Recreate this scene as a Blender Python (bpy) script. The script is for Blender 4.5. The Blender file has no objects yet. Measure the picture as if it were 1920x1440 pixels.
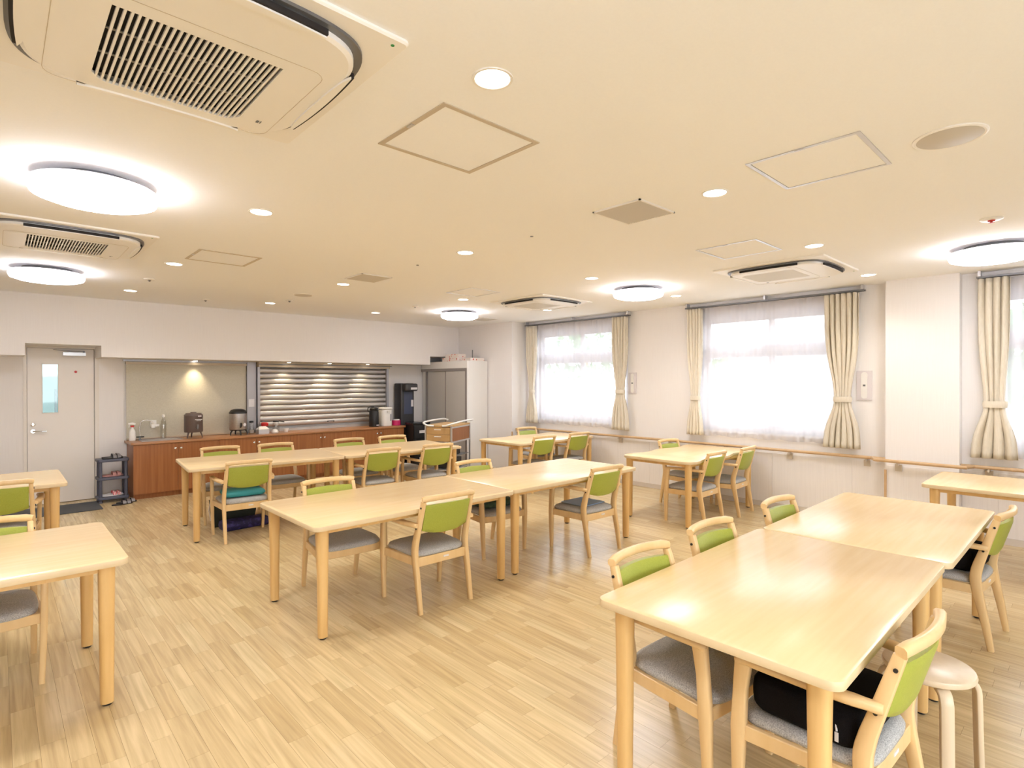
import bpy, bmesh, math, random
from mathutils import Vector, Matrix
random.seed(7)
C = bpy.context.scene.collection
scene = bpy.context.scene
PI = math.pi

# ------------------------------------------------------------------ camera, world, exposure
cam_d = bpy.data.cameras.new('camera'); cam = bpy.data.objects.new('camera', cam_d); C.objects.link(cam)
cam_d.sensor_width = 36.0; cam_d.lens = 1036.93 / 1920 * 36; cam_d.clip_start = 0.05; cam_d.clip_end = 200
YAW, PIT, ROL = 0.751677, -0.00443914, -0.00162742
fw = Vector((math.sin(YAW) * math.cos(PIT), math.cos(YAW) * math.cos(PIT), math.sin(PIT)))
rt0 = Vector((math.cos(YAW), -math.sin(YAW), 0)); up0 = rt0.cross(fw)
rt = rt0 * math.cos(ROL) + up0 * math.sin(ROL); up = -rt0 * math.sin(ROL) + up0 * math.cos(ROL)
M = Matrix((rt, up, -fw)).transposed().to_4x4(); M.translation = Vector((0, 0, 1.6))
cam.matrix_world = M
scene.camera = cam

scene.view_settings.view_transform = 'Standard'
scene.view_settings.look = 'None'
scene.view_settings.gamma = 1.0
scene.view_settings.use_curve_mapping = False
scene.view_settings.exposure = 1.44
try:
    scene.cycles.max_bounces = 9; scene.cycles.diffuse_bounces = 5; scene.cycles.adaptive_threshold = 0.02; scene.cycles.glossy_bounces = 4
    scene.cycles.transmission_bounces = 8; scene.cycles.transparent_max_bounces = 12
    scene.cycles.use_denoising = True; scene.cycles.sample_clamp_indirect = 6.0
    scene.cycles.caustics_reflective = False; scene.cycles.caustics_refractive = False
except Exception:
    pass

SKY = 3.2           # overcast sky outside the windows
LAMP = 10.0          # round ceiling lamps (emission strength of the shade)
DOWN = 15.5         # recessed downlights, watts each
SPOT = 10.0          # little spots in the bulkhead over the counter
w = bpy.data.worlds.new('sky'); scene.world = w; w.use_nodes = True
wn = w.node_tree.nodes; wl = w.node_tree.links
bg = wn['Background']; tc = wn.new('ShaderNodeTexCoord'); sp = wn.new('ShaderNodeSeparateXYZ')
cr = wn.new('ShaderNodeValToRGB'); wl.new(tc.outputs['Generated'], sp.inputs[0]); wl.new(sp.outputs['Z'], cr.inputs[0])
cr.color_ramp.elements[0].position = 0.0; cr.color_ramp.elements[0].color = (0.90, 0.94, 1.0, 1)
cr.color_ramp.elements[1].position = 1.0; cr.color_ramp.elements[1].color = (0.80, 0.90, 1.0, 1)
wl.new(cr.outputs[0], bg.inputs[0]); bg.inputs[1].default_value = SKY

# ------------------------------------------------------------------ materials
def mat(name, col, rough=0.6, metal=0.0, spec=0.5, emit=None, estr=0.0, coat=0.0):
    m = bpy.data.materials.new(name); m.use_nodes = True
    b = m.node_tree.nodes['Principled BSDF']
    b.inputs['Base Color'].default_value = (*col, 1); b.inputs['Roughness'].default_value = rough
    b.inputs['Metallic'].default_value = metal; b.inputs['Specular IOR Level'].default_value = spec
    b.inputs['Coat Weight'].default_value = coat
    if emit: b.inputs['Emission Color'].default_value = (*emit, 1); b.inputs['Emission Strength'].default_value = estr
    return m
def N(m, t): return m.node_tree.nodes.new(t)
def K(m, a, b): m.node_tree.links.new(a, b)
def noise_mat(name, c1, c2, scale=(1, 1, 1), nscale=8, rough=0.6, detail=4, lo=0.35, hi=0.65, bump=0.0, metal=0.0, coat=0.0, coord='Object', spec=0.5):
    m = mat(name, c1, rough, metal, spec, coat=coat); b = m.node_tree.nodes['Principled BSDF']
    t = N(m, 'ShaderNodeTexCoord'); mp = N(m, 'ShaderNodeMapping'); n = N(m, 'ShaderNodeTexNoise'); r = N(m, 'ShaderNodeValToRGB')
    mp.inputs['Scale'].default_value = scale; n.inputs['Scale'].default_value = nscale; n.inputs['Detail'].default_value = detail
    r.color_ramp.elements[0].position = lo; r.color_ramp.elements[0].color = (*c1, 1)
    r.color_ramp.elements[1].position = hi; r.color_ramp.elements[1].color = (*c2, 1)
    K(m, t.outputs[coord], mp.inputs[0]); K(m, mp.outputs[0], n.inputs[0]); K(m, n.outputs['Fac'], r.inputs[0]); K(m, r.outputs[0], b.inputs['Base Color'])
    if bump:
        bp = N(m, 'ShaderNodeBump'); bp.inputs['Strength'].default_value = bump; bp.inputs['Distance'].default_value = 0.002
        K(m, n.outputs['Fac'], bp.inputs['Height']); K(m, bp.outputs[0], b.inputs['Normal'])
    return m
# wallpaper with fine vertical streaks
WALLC = (0.80, 0.715, 0.645)
m_wall = noise_mat('wallpaper', (0.82, 0.785, 0.77), (0.85, 0.82, 0.805), (150, 150, 2.0), 1.6, 0.75, 3, 0.3, 0.7, spec=0.25)
m_dado = noise_mat('dado_panel', (0.80, 0.765, 0.745), (0.84, 0.805, 0.785), (60, 60, 1.5), 1.6, 0.42, 3, 0.3, 0.7)
m_ceil = noise_mat('ceiling_paper', (0.895, 0.90, 0.91), (0.905, 0.91, 0.92), (1, 1, 1), 90, 0.85, 2, spec=0.2)
m_trim = mat('trim_paint', (0.80, 0.75, 0.69), 0.45)
m_skirt = mat('skirting', (0.66, 0.60, 0.54), 0.5)
m_door = mat('door_paint', (0.84, 0.79, 0.74), 0.4)
m_white = mat('white_plastic', (0.82, 0.80, 0.77), 0.4)
m_pinkgrey = mat('pale_grey_cover', (0.68, 0.63, 0.64), 0.45)
m_ivory = mat('ivory_plastic', (0.88, 0.86, 0.83), 0.38)
m_cream = mat('cream_frame', (0.55, 0.47, 0.37), 0.5)
m_alu = mat('aluminium', (0.66, 0.66, 0.68), 0.35, 0.8)
m_chrome = mat('chrome', (0.72, 0.71, 0.70), 0.18, 1.0)
m_black = mat('black_plastic', (0.012, 0.012, 0.014), 0.35)
m_blackcloth = noise_mat('black_cloth', (0.006, 0.005, 0.006), (0.012, 0.010, 0.011), (1, 1, 1), 400, 0.95, 2, spec=0.1)
m_dark = mat('dark_void', (0.015, 0.012, 0.012), 0.8)
m_grey = mat('grey_plastic', (0.19, 0.19, 0.20), 0.4)
m_slot = mat('grey_metal_ring', (0.17, 0.17, 0.18), 0.35, 0.4)
m_rack = mat('slate_plastic', (0.085, 0.09, 0.13), 0.45)
m_mat = noise_mat('door_mat', (0.06, 0.065, 0.07), (0.10, 0.10, 0.105), (1, 1, 1), 300, 0.95)
def wood(name, c1, c2, sc=(1, 1, 1), ns=3, rough=0.35, coat=0.0):
    return noise_mat(name, c1, c2, sc, ns, rough, 6, 0.3, 0.7, coat=coat)
m_top = wood('table_laminate', (0.79, 0.585, 0.325), (0.83, 0.63, 0.37), (1.2, 16, 1), 2.2, 0.24)
m_edge = wood('table_edge', (0.70, 0.545, 0.33), (0.76, 0.61, 0.39), (2, 2, 2), 3, 0.4)
m_leg = wood('table_leg_wood', (0.66, 0.41, 0.15), (0.77, 0.51, 0.22), (14, 14, 1.0), 1.6, 0.38)
m_chair = wood('chair_beech', (0.75, 0.515, 0.245), (0.81, 0.585, 0.31), (10, 10, 1.2), 2.0, 0.32)
m_rail = wood('handrail_wood', (0.55, 0.36, 0.19), (0.62, 0.42, 0.24), (1, 1, 1), 12, 0.4)
m_birch = wood('birch', (0.70, 0.56, 0.39), (0.76, 0.62, 0.45), (12, 12, 1), 2.0, 0.3)
m_cab = wood('counter_cherry', (0.27, 0.095, 0.028), (0.38, 0.15, 0.05), (30, 30, 0.9), 1.3, 0.38)
m_cabtop = wood('counter_top_wood', (0.34, 0.155, 0.06), (0.44, 0.21, 0.09), (1, 22, 1), 2, 0.3)
m_green = noise_mat('green_vinyl', (0.335, 0.375, 0.05), (0.37, 0.41, 0.062), (1, 1, 1), 160, 0.42, 3, bump=0.12)
m_seat = noise_mat('grey_tweed', (0.30, 0.295, 0.29), (0.56, 0.55, 0.54), (1, 1, 1), 260, 0.85, 3, 0.35, 0.65, bump=0.2)
m_curtain = noise_mat('beige_drape', (0.69, 0.625, 0.515), (0.75, 0.69, 0.58), (1, 90, 6), 2.5, 0.7, 3, spec=0.2)
m_teal = mat('teal_cushion', (0.03, 0.28, 0.32), 0.5)
m_blue = mat('pale_blue_cloth', (0.30, 0.40, 0.60), 0.8)
m_dkgreen = noise_mat('dark_green_check', (0.025, 0.05, 0.03), (0.06, 0.10, 0.065), (1, 1, 1), 30, 0.9)
m_purple = noise_mat('purple_print', (0.012, 0.008, 0.07), (0.05, 0.035, 0.19), (1, 1, 1), 28, 0.6, 3, 0.5, 0.62)
m_dkbag = mat('dark_green_bag', (0.018, 0.024, 0.016), 0.7)
m_steel = noise_mat('steel', (0.46, 0.44, 0.43), (0.54, 0.52, 0.50), (2, 40, 40), 2, 0.42, 2, metal=0.85)
m_steelpost = mat('brushed_steel', (0.42, 0.42, 0.45), 0.42, 0.9)
m_blind = noise_mat('linen_blind', (0.56, 0.525, 0.43), (0.62, 0.585, 0.485), (20, 20, 60), 3, 0.75, 3)
m_header = mat('beige_header', (0.56, 0.47, 0.35), 0.35)
m_red = mat('red', (0.55, 0.02, 0.02), 0.4)
m_pink = mat('magenta', (0.62, 0.02, 0.14), 0.45)
m_paper = mat('paper', (0.80, 0.78, 0.80), 0.7)
m_brown = mat('brown_enamel', (0.12, 0.085, 0.075), 0.35)
m_greenled = mat('green_dot', (0.03, 0.30, 0.08), 0.5)
m_cartwood = wood('cart_maple', (0.55, 0.34, 0.14), (0.62, 0.40, 0.18), (2, 2, 10), 2, 0.4)
m_cloglass = mat('frosted_door', (0.58, 0.555, 0.52), 0.3)
m_doorframe = mat('grey_steel', (0.33, 0.30, 0.285), 0.4, 0.2)
m_ventm = mat('vent_grille', (0.56, 0.52, 0.46), 0.5)
m_kitchen = mat('kitchen_wall', (0.40, 0.50, 0.49), 0.5)
m_leaf = noise_mat('leaves', (0.05, 0.13, 0.04), (0.16, 0.30, 0.10), (1, 1, 1), 6, 0.7)
m_wallout = mat('outside_wall', (0.75, 0.72, 0.74), 0.8)
m_ground = noise_mat('outside_ground', (0.45, 0.44, 0.42), (0.55, 0.54, 0.52), (1, 1, 1), 3, 0.9)
m_sill = mat('upvc_frame', (0.70, 0.66, 0.68), 0.4)

m_lamp = mat('lamp_shade', (0.9, 0.9, 0.9), 0.5, emit=(0.94, 0.95, 1.0), estr=LAMP)
m_lampside = mat('lamp_shade_side', (0.9, 0.9, 0.9), 0.5, emit=(0.95, 0.94, 1.0), estr=8.0)
m_lampring = mat('lamp_rim', (0.82, 0.80, 0.86), 0.5)
m_lens = mat('downlight_lens', (0.9, 0.85, 0.75), 0.5, emit=(1.0, 0.88, 0.70), estr=7.0)
m_strip = mat('kitchen_tube', (0.9, 0.9, 0.9), 0.5, emit=(0.75, 1.0, 0.98), estr=1.6)

def glass_mat(name, tint, alpha):
    m = bpy.data.materials.new(name); m.use_nodes = True; nt = m.node_tree
    for n in list(nt.nodes): nt.nodes.remove(n)
    o = N(m, 'ShaderNodeOutputMaterial'); t = N(m, 'ShaderNodeBsdfTransparent'); g = N(m, 'ShaderNodeBsdfGlossy'); x = N(m, 'ShaderNodeMixShader')
    t.inputs[0].default_value = (*tint, 1); g.inputs['Roughness'].default_value = 0.03; x.inputs[0].default_value = alpha
    K(m, t.outputs[0], x.inputs[1]); K(m, g.outputs[0], x.inputs[2]); K(m, x.outputs[0], o.inputs[0]); return m
m_glass = glass_mat('window_glass', (0.97, 0.98, 0.98), 0.06)
m_teaglass = glass_mat('door_glass', (0.80, 0.93, 0.92), 0.08)
m_clear = glass_mat('clear_plastic', (0.90, 0.90, 0.88), 0.12)
m_sheer = bpy.data.materials.new('sheer_voile'); m_sheer.use_nodes = True
for n in list(m_sheer.node_tree.nodes): m_sheer.node_tree.nodes.remove(n)
_o = N(m_sheer, 'ShaderNodeOutputMaterial'); _t = N(m_sheer, 'ShaderNodeBsdfTransparent'); _d = N(m_sheer, 'ShaderNodeBsdfDiffuse'); _r = N(m_sheer, 'ShaderNodeBsdfTranslucent')
_a = N(m_sheer, 'ShaderNodeMixShader'); _b = N(m_sheer, 'ShaderNodeMixShader')
_d.inputs[0].default_value = (0.86, 0.83, 0.84, 1); _r.inputs[0].default_value = (0.62, 0.60, 0.63, 1); _a.inputs[0].default_value = 0.5; _b.inputs[0].default_value = 0.68
K(m_sheer, _d.outputs[0], _a.inputs[1]); K(m_sheer, _r.outputs[0], _a.inputs[2]); K(m_sheer, _t.outputs[0], _b.inputs[1]); K(m_sheer, _a.outputs[0], _b.inputs[2]); K(m_sheer, _b.outputs[0], _o.inputs[0])

# vinyl plank floor: tone comes from a per-plank attribute, grain from stretched noise
m_plank = mat('plank_vinyl', (0.6, 0.43, 0.22), 0.25, spec=0.5)
_bs = m_plank.node_tree.nodes['Principled BSDF']
at = N(m_plank, 'ShaderNodeAttribute'); at.attribute_name = 'tone'
t = N(m_plank, 'ShaderNodeTexCoord'); mp = N(m_plank, 'ShaderNodeMapping'); mp.inputs['Scale'].default_value = (42, 1.6, 1)
off = N(m_plank, 'ShaderNodeVectorMath'); off.operation = 'ADD'; sc_ = N(m_plank, 'ShaderNodeVectorMath'); sc_.operation = 'SCALE'; sc_.inputs['Scale'].default_value = 37.0
cmb = N(m_plank, 'ShaderNodeCombineXYZ'); K(m_plank, at.outputs['Fac'], cmb.inputs[0]); K(m_plank, at.outputs['Fac'], cmb.inputs[1])
K(m_plank, cmb.outputs[0], sc_.inputs[0]); K(m_plank, t.outputs['Object'], mp.inputs[0]); K(m_plank, mp.outputs[0], off.inputs[0]); K(m_plank, sc_.outputs[0], off.inputs[1])
nz = N(m_plank, 'ShaderNodeTexNoise'); nz.inputs['Scale'].default_value = 1.0; nz.inputs['Detail'].default_value = 5; nz.inputs['Distortion'].default_value = 0.6; K(m_plank, off.outputs[0], nz.inputs[0])
r1 = N(m_plank, 'ShaderNodeValToRGB'); K(m_plank, at.outputs['Fac'], r1.inputs[0])
el = r1.color_ramp.elements; el[0].position = 0; el[0].color = (0.57, 0.425, 0.225, 1); el[1].position = 1; el[1].color = (0.67, 0.535, 0.31, 1)
e = el.new(0.3); e.color = (0.615, 0.47, 0.26, 1); e = el.new(0.7); e.color = (0.65, 0.50, 0.28, 1)
r2 = N(m_plank, 'ShaderNodeValToRGB'); K(m_plank, nz.outputs['Fac'], r2.inputs[0])
r2.color_ramp.elements[0].position = 0.3; r2.color_ramp.elements[0].color = (0.80, 0.78, 0.76, 1)
r2.color_ramp.elements[1].position = 0.68; r2.color_ramp.elements[1].color = (1.10, 1.11, 1.12, 1)
mx = N(m_plank, 'ShaderNodeMix'); mx.data_type = 'RGBA'; mx.blend_type = 'MULTIPLY'; mx.inputs[0].default_value = 1.0
K(m_plank, r1.outputs[0], mx.inputs[6]); K(m_plank, r2.outputs[0], mx.inputs[7]); K(m_plank, mx.outputs[2], _bs.inputs['Base Color'])
m_joint = mat('plank_joint', (0.42, 0.30, 0.16), 0.6)

# ------------------------------------------------------------------ mesh helpers
class MB:
    def __init__(s): s.v = []; s.f = []; s.mi = []; s.m = 0
    def add(s, vs, fs):
        o = len(s.v); s.v += [tuple(q) for q in vs]
        for f in fs: s.f.append([i + o for i in f]); s.mi.append(s.m)
    def box(s, x0, x1, y0, y1, z0, z1):
        vs = [(x0, y0, z0), (x1, y0, z0), (x1, y1, z0), (x0, y1, z0), (x0, y0, z1), (x1, y0, z1), (x1, y1, z1), (x0, y1, z1)]
        s.add(vs, [(0, 3, 2, 1), (4, 5, 6, 7), (0, 1, 5, 4), (1, 2, 6, 5), (2, 3, 7, 6), (3, 0, 4, 7)]); return s
    def rings(s, rings, cap0=True, cap1=True, closed=True):
        n = len(rings[0]); vs = [q for r in rings for q in r]; fs = []
        for i in range(len(rings) - 1):
            for j in range(n if closed else n - 1):
                a = i * n + j; b = i * n + (j + 1) % n
                fs.append((a, b, b + n, a + n))
        if cap0: fs.append(tuple(reversed(range(n))))
        if cap1: fs.append(tuple(range((len(rings) - 1) * n, len(rings) * n)))
        s.add(vs, fs); return s
    def lathe(s, prof, n=24, c=(0, 0, 0), sx=1, sy=1):
        rs = [[(c[0] + r * sx * math.cos(2 * PI * k / n), c[1] + r * sy * math.sin(2 * PI * k / n), c[2] + z) for k in range(n)] for r, z in prof]
        return s.rings(rs)
    def bar(s, path, size, u=(1, 0, 0), ch=0.3):
        """sweep a chamfered rectangle along a path; size = (across u, across the other axis), constant or per point"""
        path = [Vector(q) for q in path]; u = Vector(u); rs = []
        for i, q in enumerate(path):
            t = (path[min(i + 1, len(path) - 1)] - path[max(i - 1, 0)]).normalized()
            uu = (u - t * u.dot(t)).normalized(); vv = t.cross(uu)
            a, b = (size[i] if isinstance(size, list) else size); a /= 2; b /= 2; c = ch * min(a, b)
            pts = [(a, b - c), (a - c, b), (-a + c, b), (-a, b - c), (-a, -b + c), (-a + c, -b), (a - c, -b), (a, -b + c)]
            rs.append([tuple(q + uu * x + vv * y) for x, y in pts])
        return s.rings(rs)
    def tube(s, path, r, n=10):
        path = [Vector(q) for q in path]; rs = []; uu = None
        for i, q in enumerate(path):
            t = (path[min(i + 1, len(path) - 1)] - path[max(i - 1, 0)]).normalized()
            if uu is None: uu = t.orthogonal().normalized()
            uu = (uu - t * uu.dot(t)).normalized(); vv = t.cross(uu)
            rr = r[i] if isinstance(r, list) else r
            rs.append([tuple(q + uu * math.cos(2 * PI * k / n) * rr + vv * math.sin(2 * PI * k / n) * rr) for k in range(n)])
        return s.rings(rs)
    def slab(s, outline, z0, z1, r=0.006, seg=3, bottom=None):
        """extrude a closed outline (ccw) with rounded top and bottom edges"""
        n = len(outline); nr = []
        for i in range(n):
            a = Vector(outline[i - 1]); b = Vector(outline[(i + 1) % n]); t = (b - a).normalized(); nr.append(Vector((t.y, -t.x)))
        rb = r if bottom is None else bottom; rs = []
        def ring(ins, z): rs.append([(outline[i][0] - nr[i].x * ins, outline[i][1] - nr[i].y * ins, z) for i in range(n)])
        for k in range(seg + 1):
            a = PI / 2 * k / seg; ring(rb * (1 - math.sin(a)), z0 + rb * (1 - math.cos(a)))
        for k in range(seg + 1):
            a = PI / 2 * k / seg; ring(r * (1 - math.cos(a)), z1 - r * (1 - math.sin(a)))
        return s.rings(rs)
    def build(s, name, m, parent=None, smooth=False, loc=None):
        me = bpy.data.meshes.new(name); me.from_pydata(s.v, [], s.f)
        for mm in (m if isinstance(m, (list, tuple)) else [m]): me.materials.append(mm)
        if s.m or any(s.mi): me.polygons.foreach_set('material_index', s.mi)
        if smooth:
            me.polygons.foreach_set('use_smooth', [True] * len(me.polygons))
            me.update()
            try: me.set_sharp_from_angle(angle=math.radians(smooth if smooth is not True else 40))
            except Exception: pass
        me.update()
        o = bpy.data.objects.new(name, me); C.objects.link(o)
        if parent: o.parent = parent
        if loc: o.location = loc
        return o
def tag(o, label=None, cat=None, group=None, kind=None):
    if label: o['label'] = label
    if cat: o['category'] = cat
    if group: o['group'] = group
    if kind: o['kind'] = kind
    return o
def thing(name, label, cat, loc=(0, 0, 0), rz=0, group=None):
    o = bpy.data.objects.new(name, None); o.empty_display_size = 0.1; C.objects.link(o); o.location = loc; o.rotation_euler = (0, 0, rz)
    return tag(o, label, cat, group)
def struct(o): return tag(o, kind='structure')
def dup(root, loc, rz, label, group=None):
    r = root.copy(); C.objects.link(r); r.location = loc; r.rotation_euler = (0, 0, rz); r['label'] = label
    if group: r['group'] = group
    for ch in list(root.children):
        c = ch.copy(); C.objects.link(c); c.parent = r
        for g in list(ch.children):
            d = g.copy(); C.objects.link(d); d.parent = c
    return r
def box(*a): return MB().box(*a)
def rrect(x0, x1, y0, y1, r, seg=5):
    pts = []
    for cx, cy, a0 in ((x1 - r, y1 - r, 0), (x0 + r, y1 - r, 90), (x0 + r, y0 + r, 180), (x1 - r, y0 + r, 270)):
        for k in range(seg + 1):
            a = math.radians(a0 + 90 * k / seg); pts.append((cx + r * math.cos(a), cy + r * math.sin(a)))
    return pts
def smooth_path(pts, n=4):
    out = []; P = [Vector(q) for q in pts]
    for i in range(len(P) - 1):
        p0 = P[max(i - 1, 0)]; p1 = P[i]; p2 = P[i + 1]; p3 = P[min(i + 2, len(P) - 1)]
        for k in range(n):
            t = k / n
            out.append(0.5 * ((2 * p1) + (p2 - p0) * t + (2 * p0 - 5 * p1 + 4 * p2 - p3) * t * t + (3 * p1 - p0 - 3 * p2 + p3) * t ** 3))
    out.append(P[-1]); return [tuple(q) for q in out]

# ------------------------------------------------------------------ room shell
XR, YB, ZC, XL, YF = 7.2, 9.45, 2.68, -3.0, -2.6
YK = 8.85                                  # front of the bulkhead over the counter
struct(box(XL, 7.4, YF, YB + 0.2, ZC, ZC + 0.15).build('ceiling', m_ceil))
floor = struct(box(XL, 7.4, YF, YB + 0.2, -0.15, -0.006).build('floor', m_joint))
struct(box(XL - 0.15, XL, YF, YB, -0.006, ZC).build('wall_left', m_wall))
struct(MB().box(XL, -1.5, YF - 0.15, YF, -0.006, ZC).box(-1.5, 2.9, YF - 0.15, YF, -0.006, 0.35).box(-1.5, 2.9, YF - 0.15, YF, 2.4, ZC).box(2.9, 7.4, YF - 0.15, YF, -0.006, ZC).build('wall_front', m_wall))
for k_, (a_, b_) in enumerate(((-1.5, 2.9),)):  # added unseen window, lets neutral daylight in from behind the camera
    fill_window = struct(MB().box(a_, b_, YF - 0.10, YF - 0.05, 0.35, 0.41).box(a_, b_, YF - 0.10, YF - 0.05, 2.34, 2.4).box(a_, a_ + 0.06, YF - 0.10, YF - 0.05, 0.41, 2.34).box(b_ - 0.06, b_, YF - 0.10, YF - 0.05, 0.41, 2.34).box((a_ + b_) / 2 - 0.04, (a_ + b_) / 2 + 0.04, YF - 0.10, YF - 0.05, 0.41, 2.34).build('window_%d' % (k_ + 4), m_sill))
    box(a_ + 0.06, b_ - 0.06, YF - 0.08, YF - 0.075, 0.41, 2.34).build('pane', m_glass, fill_window)
# right wall with three window openings: (y0, y1), sill 0.95, head 2.50
WIN = [(5.06, 7.06), (1.98, 3.86), (-1.1, 0.76)]
SILL, HEAD = 0.93, 2.50
b = MB(); ys = [YF] + [q for w_ in sorted(WIN) for q in w_] + [YB + 0.2]
for i in range(0, len(ys), 2): b.box(XR, XR + 0.2, ys[i], ys[i + 1], -0.006, ZC)
for y0, y1 in WIN: b.box(XR, XR + 0.2, y0, y1, -0.006, SILL); b.box(XR, XR + 0.2, y0, y1, HEAD, ZC)
wall_right = struct(b.build('wall_right', m_wall))
# back wall with a door opening and the shutter opening
DX0, DX1, DZ = 0.262, 1.045, 2.08
b = MB(); b.box(XL, DX0, YB, YB + 0.15, -0.006, ZC); b.box(DX0, DX1, YB, YB + 0.15, DZ, ZC); b.box(DX1, XR, YB, YB + 0.15, -0.006, ZC)
wall_back = struct(b.build('wall_back', m_wall))
# bulkhead: lower over the counter, notched over the door and the cupboard
b = MB(); ye = YB
b.box(XL, 0.265, YK, ye, 1.925, ZC); b.box(0.265, 1.006, YK, ye, 2.073, ZC); b.box(1.006, 6.12, YK, ye, 1.925, ZC); b.box(6.12, 6.8, YK, ye, 2.085, ZC)
struct(b.build('wall_bulkhead', m_wall))
# pillars
struct(box(6.8, XR, 7.28, YB, 0, ZC).build('wall_corner_pillar', m_wall))
struct(box(7.05, XR, 0.985, 1.615, 0, ZC).build('wall_window_pillar', m_wall))
# skirting
struct(box(XR - 0.012, XR, 1.615, 7.28, 0, 0.065).build('baseboard_right', m_skirt))
struct(box(XR - 0.012, XR, YF, 0.985, 0, 0.065).build('baseboard_right_near', m_skirt))
struct(box(7.038, 7.05, 0.985, 1.615, 0, 0.065).build('baseboard_pillar', m_skirt))
struct(box(1.045, 1.35, YB - 0.012, YB, 0, 0.065).build('baseboard_back', m_skirt))
struct(box(XL, 0.25, YB - 0.012, YB, 0, 0.065).build('baseboard_back_left', m_skirt))
# dado panels under the handrail, each a sheet of its own with an open joint
def dado(y0, y1, x, parent):
    return box(x - 0.006, x, y0 + 0.0012, y1 - 0.0012, 0.066, 0.69).build('dado_panel', m_dado, parent)
for a_, b_ in ((1.973, 2.87), (2.87, 3.77), (3.77, 4.67), (4.67, 5.57), (5.57, 6.47), (6.47, 7.279), (1.616, 1.973), (0.705, 0.984), (-0.2, 0.705)): dado(a_, b_, XR, wall_right)
wp = bpy.data.objects['wall_window_pillar']; dado(0.986, 1.614, 7.05, wp)
box(7.030, 7.052, 1.60, 1.622, 0, 0.64).build('corner_guard', m_rail, wp)
cp_ = bpy.data.objects['wall_corner_pillar']; box(6.79, 6.81, 7.262, 7.283, 0, 0.70).build('corner_guard', m_rail, cp_)

# floor planks: strips about 9 cm wide laid along Y
rnd = random.Random(3)
planks = []
PW = 0.0895; x = XL + 0.004
while x < XR + 0.1:
    y = YF - rnd.random() * 0.5
    while y < YB + 0.1:
        L = rnd.choice((0.30, 0.38, 0.45, 0.45, 0.52, 0.60)); planks.append((x, y, L, rnd.random())); y += L
    x += PW
def in_view(px, py):
    v = Vector((px, py, -1.6)); d = v.dot(fw)
    if d < 0.2: return None
    X = 960 + 1036.93 * v.dot(rt) / d; Y = 720 - 1036.93 * v.dot(up) / d
    return d if (-20 < X < 1940 and -20 < Y < 1460) else None
def plank_geo(x, y, L):
    g = 0.0004; x0, x1, y0, y1 = x + g, x + PW - g, max(y + g, YF), min(y + L - g, YB + 0.1)
    x1 = min(x1, XR + 0.1)
    vs = [(x0, y0, -0.006), (x1, y0, -0.006), (x1, y1, -0.006), (x0, y1, -0.006), (x0, y0, 0), (x1, y0, 0), (x1, y1, 0), (x0, y1, 0)]
    return vs, [(4, 5, 6, 7), (0, 1, 5, 4), (1, 2, 6, 5), (2, 3, 7, 6), (3, 0, 4, 7)]
def add_tone(me, tones):
    at_ = me.attributes.new('tone', 'FLOAT', 'POINT'); at_.data.foreach_set('value', tones)
seen = sorted([(d, i) for i, (x, y, L, t_) in enumerate(planks) for d in [in_view(x + PW / 2, y + L / 2)] if d], key=lambda q: q[0])[:300]
near = {i for _, i in seen}
b = MB(); tones = []
for i, (x, y, L, tn) in enumerate(planks):
    if y + L <= YF + 0.01 or y >= YB + 0.09: continue
    vs, fs = plank_geo(x, y, L)
    if i in near:
        m1 = MB(); m1.add(vs, fs); o = m1.build('plank', m_plank, floor); add_tone(o.data, [tn] * 8)
    else: b.add(vs, fs); tones += [tn] * 8
o = b.build('plank_field', m_plank, floor); add_tone(o.data, tones); o['kind'] = 'stuff'

# ------------------------------------------------------------------ door and kitchen behind it
door = struct(MB().box(0.302, 0.452, YB + 0.015, YB + 0.055, 0.008, 2.045).box(0.61, 0.992, YB + 0.015, YB + 0.055, 0.008, 2.045)
              .box(0.452, 0.61, YB + 0.015, YB + 0.055, 0.008, 1.196).box(0.452, 0.61, YB + 0.015, YB + 0.055, 1.842, 2.045).build('door_1', m_door))
MB().box(0.262, 0.297, YB - 0.012, YB + 0.10, 0, 2.08).box(0.997, 1.045, YB - 0.012, YB + 0.10, 0, 2.08).box(0.297, 0.997, YB - 0.012, YB + 0.10, 2.05, 2.08).box(0.297, 0.315, YB + 0.058, YB + 0.10, 0, 2.05).box(0.98, 0.997, YB + 0.058, YB + 0.10, 0, 2.05).box(0.297, 0.997, YB + 0.058, YB + 0.10, 2.03, 2.05).box(0.297, 0.997, YB + 0.058, YB + 0.10, 0, 0.02).build('door_frame', m_trim, door)
box(0.452, 0.61, YB + 0.03, YB + 0.036, 1.196, 1.842).build('pane', m_teaglass, door)
MB().box(0.446, 0.616, YB + 0.010, YB + 0.016, 1.836, 1.848).box(0.446, 0.616, YB + 0.010, YB + 0.016, 1.19, 1.202).box(0.446, 0.453, YB + 0.010, YB + 0.016, 1.19, 1.848).box(0.609, 0.616, YB + 0.010, YB + 0.016, 1.19, 1.848).build('glazing_bead', m_trim, door)
hd = MB(); hd.lathe([(0.0, -0.0), (0.026, 0), (0.026, 0.012), (0.0, 0.012)], 16)
for v in range(len(hd.v)): X, Y, Z = hd.v[v]; hd.v[v] = (0.357 + X, YB + 0.015 - Z, 0.965 + Y)
hd.tube([(0.357, YB + 0.005, 0.965), (0.357, YB - 0.035, 0.965), (0.37, YB - 0.042, 0.965), (0.49, YB - 0.042, 0.962)], 0.0085, 10)
hd.build('door_handle', m_chrome, door, True)
lk = MB(); lk.lathe([(0, 0), (0.024, 0), (0.024, 0.012), (0.012, 0.014), (0.012, 0.02), (0, 0.02)], 16)
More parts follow.
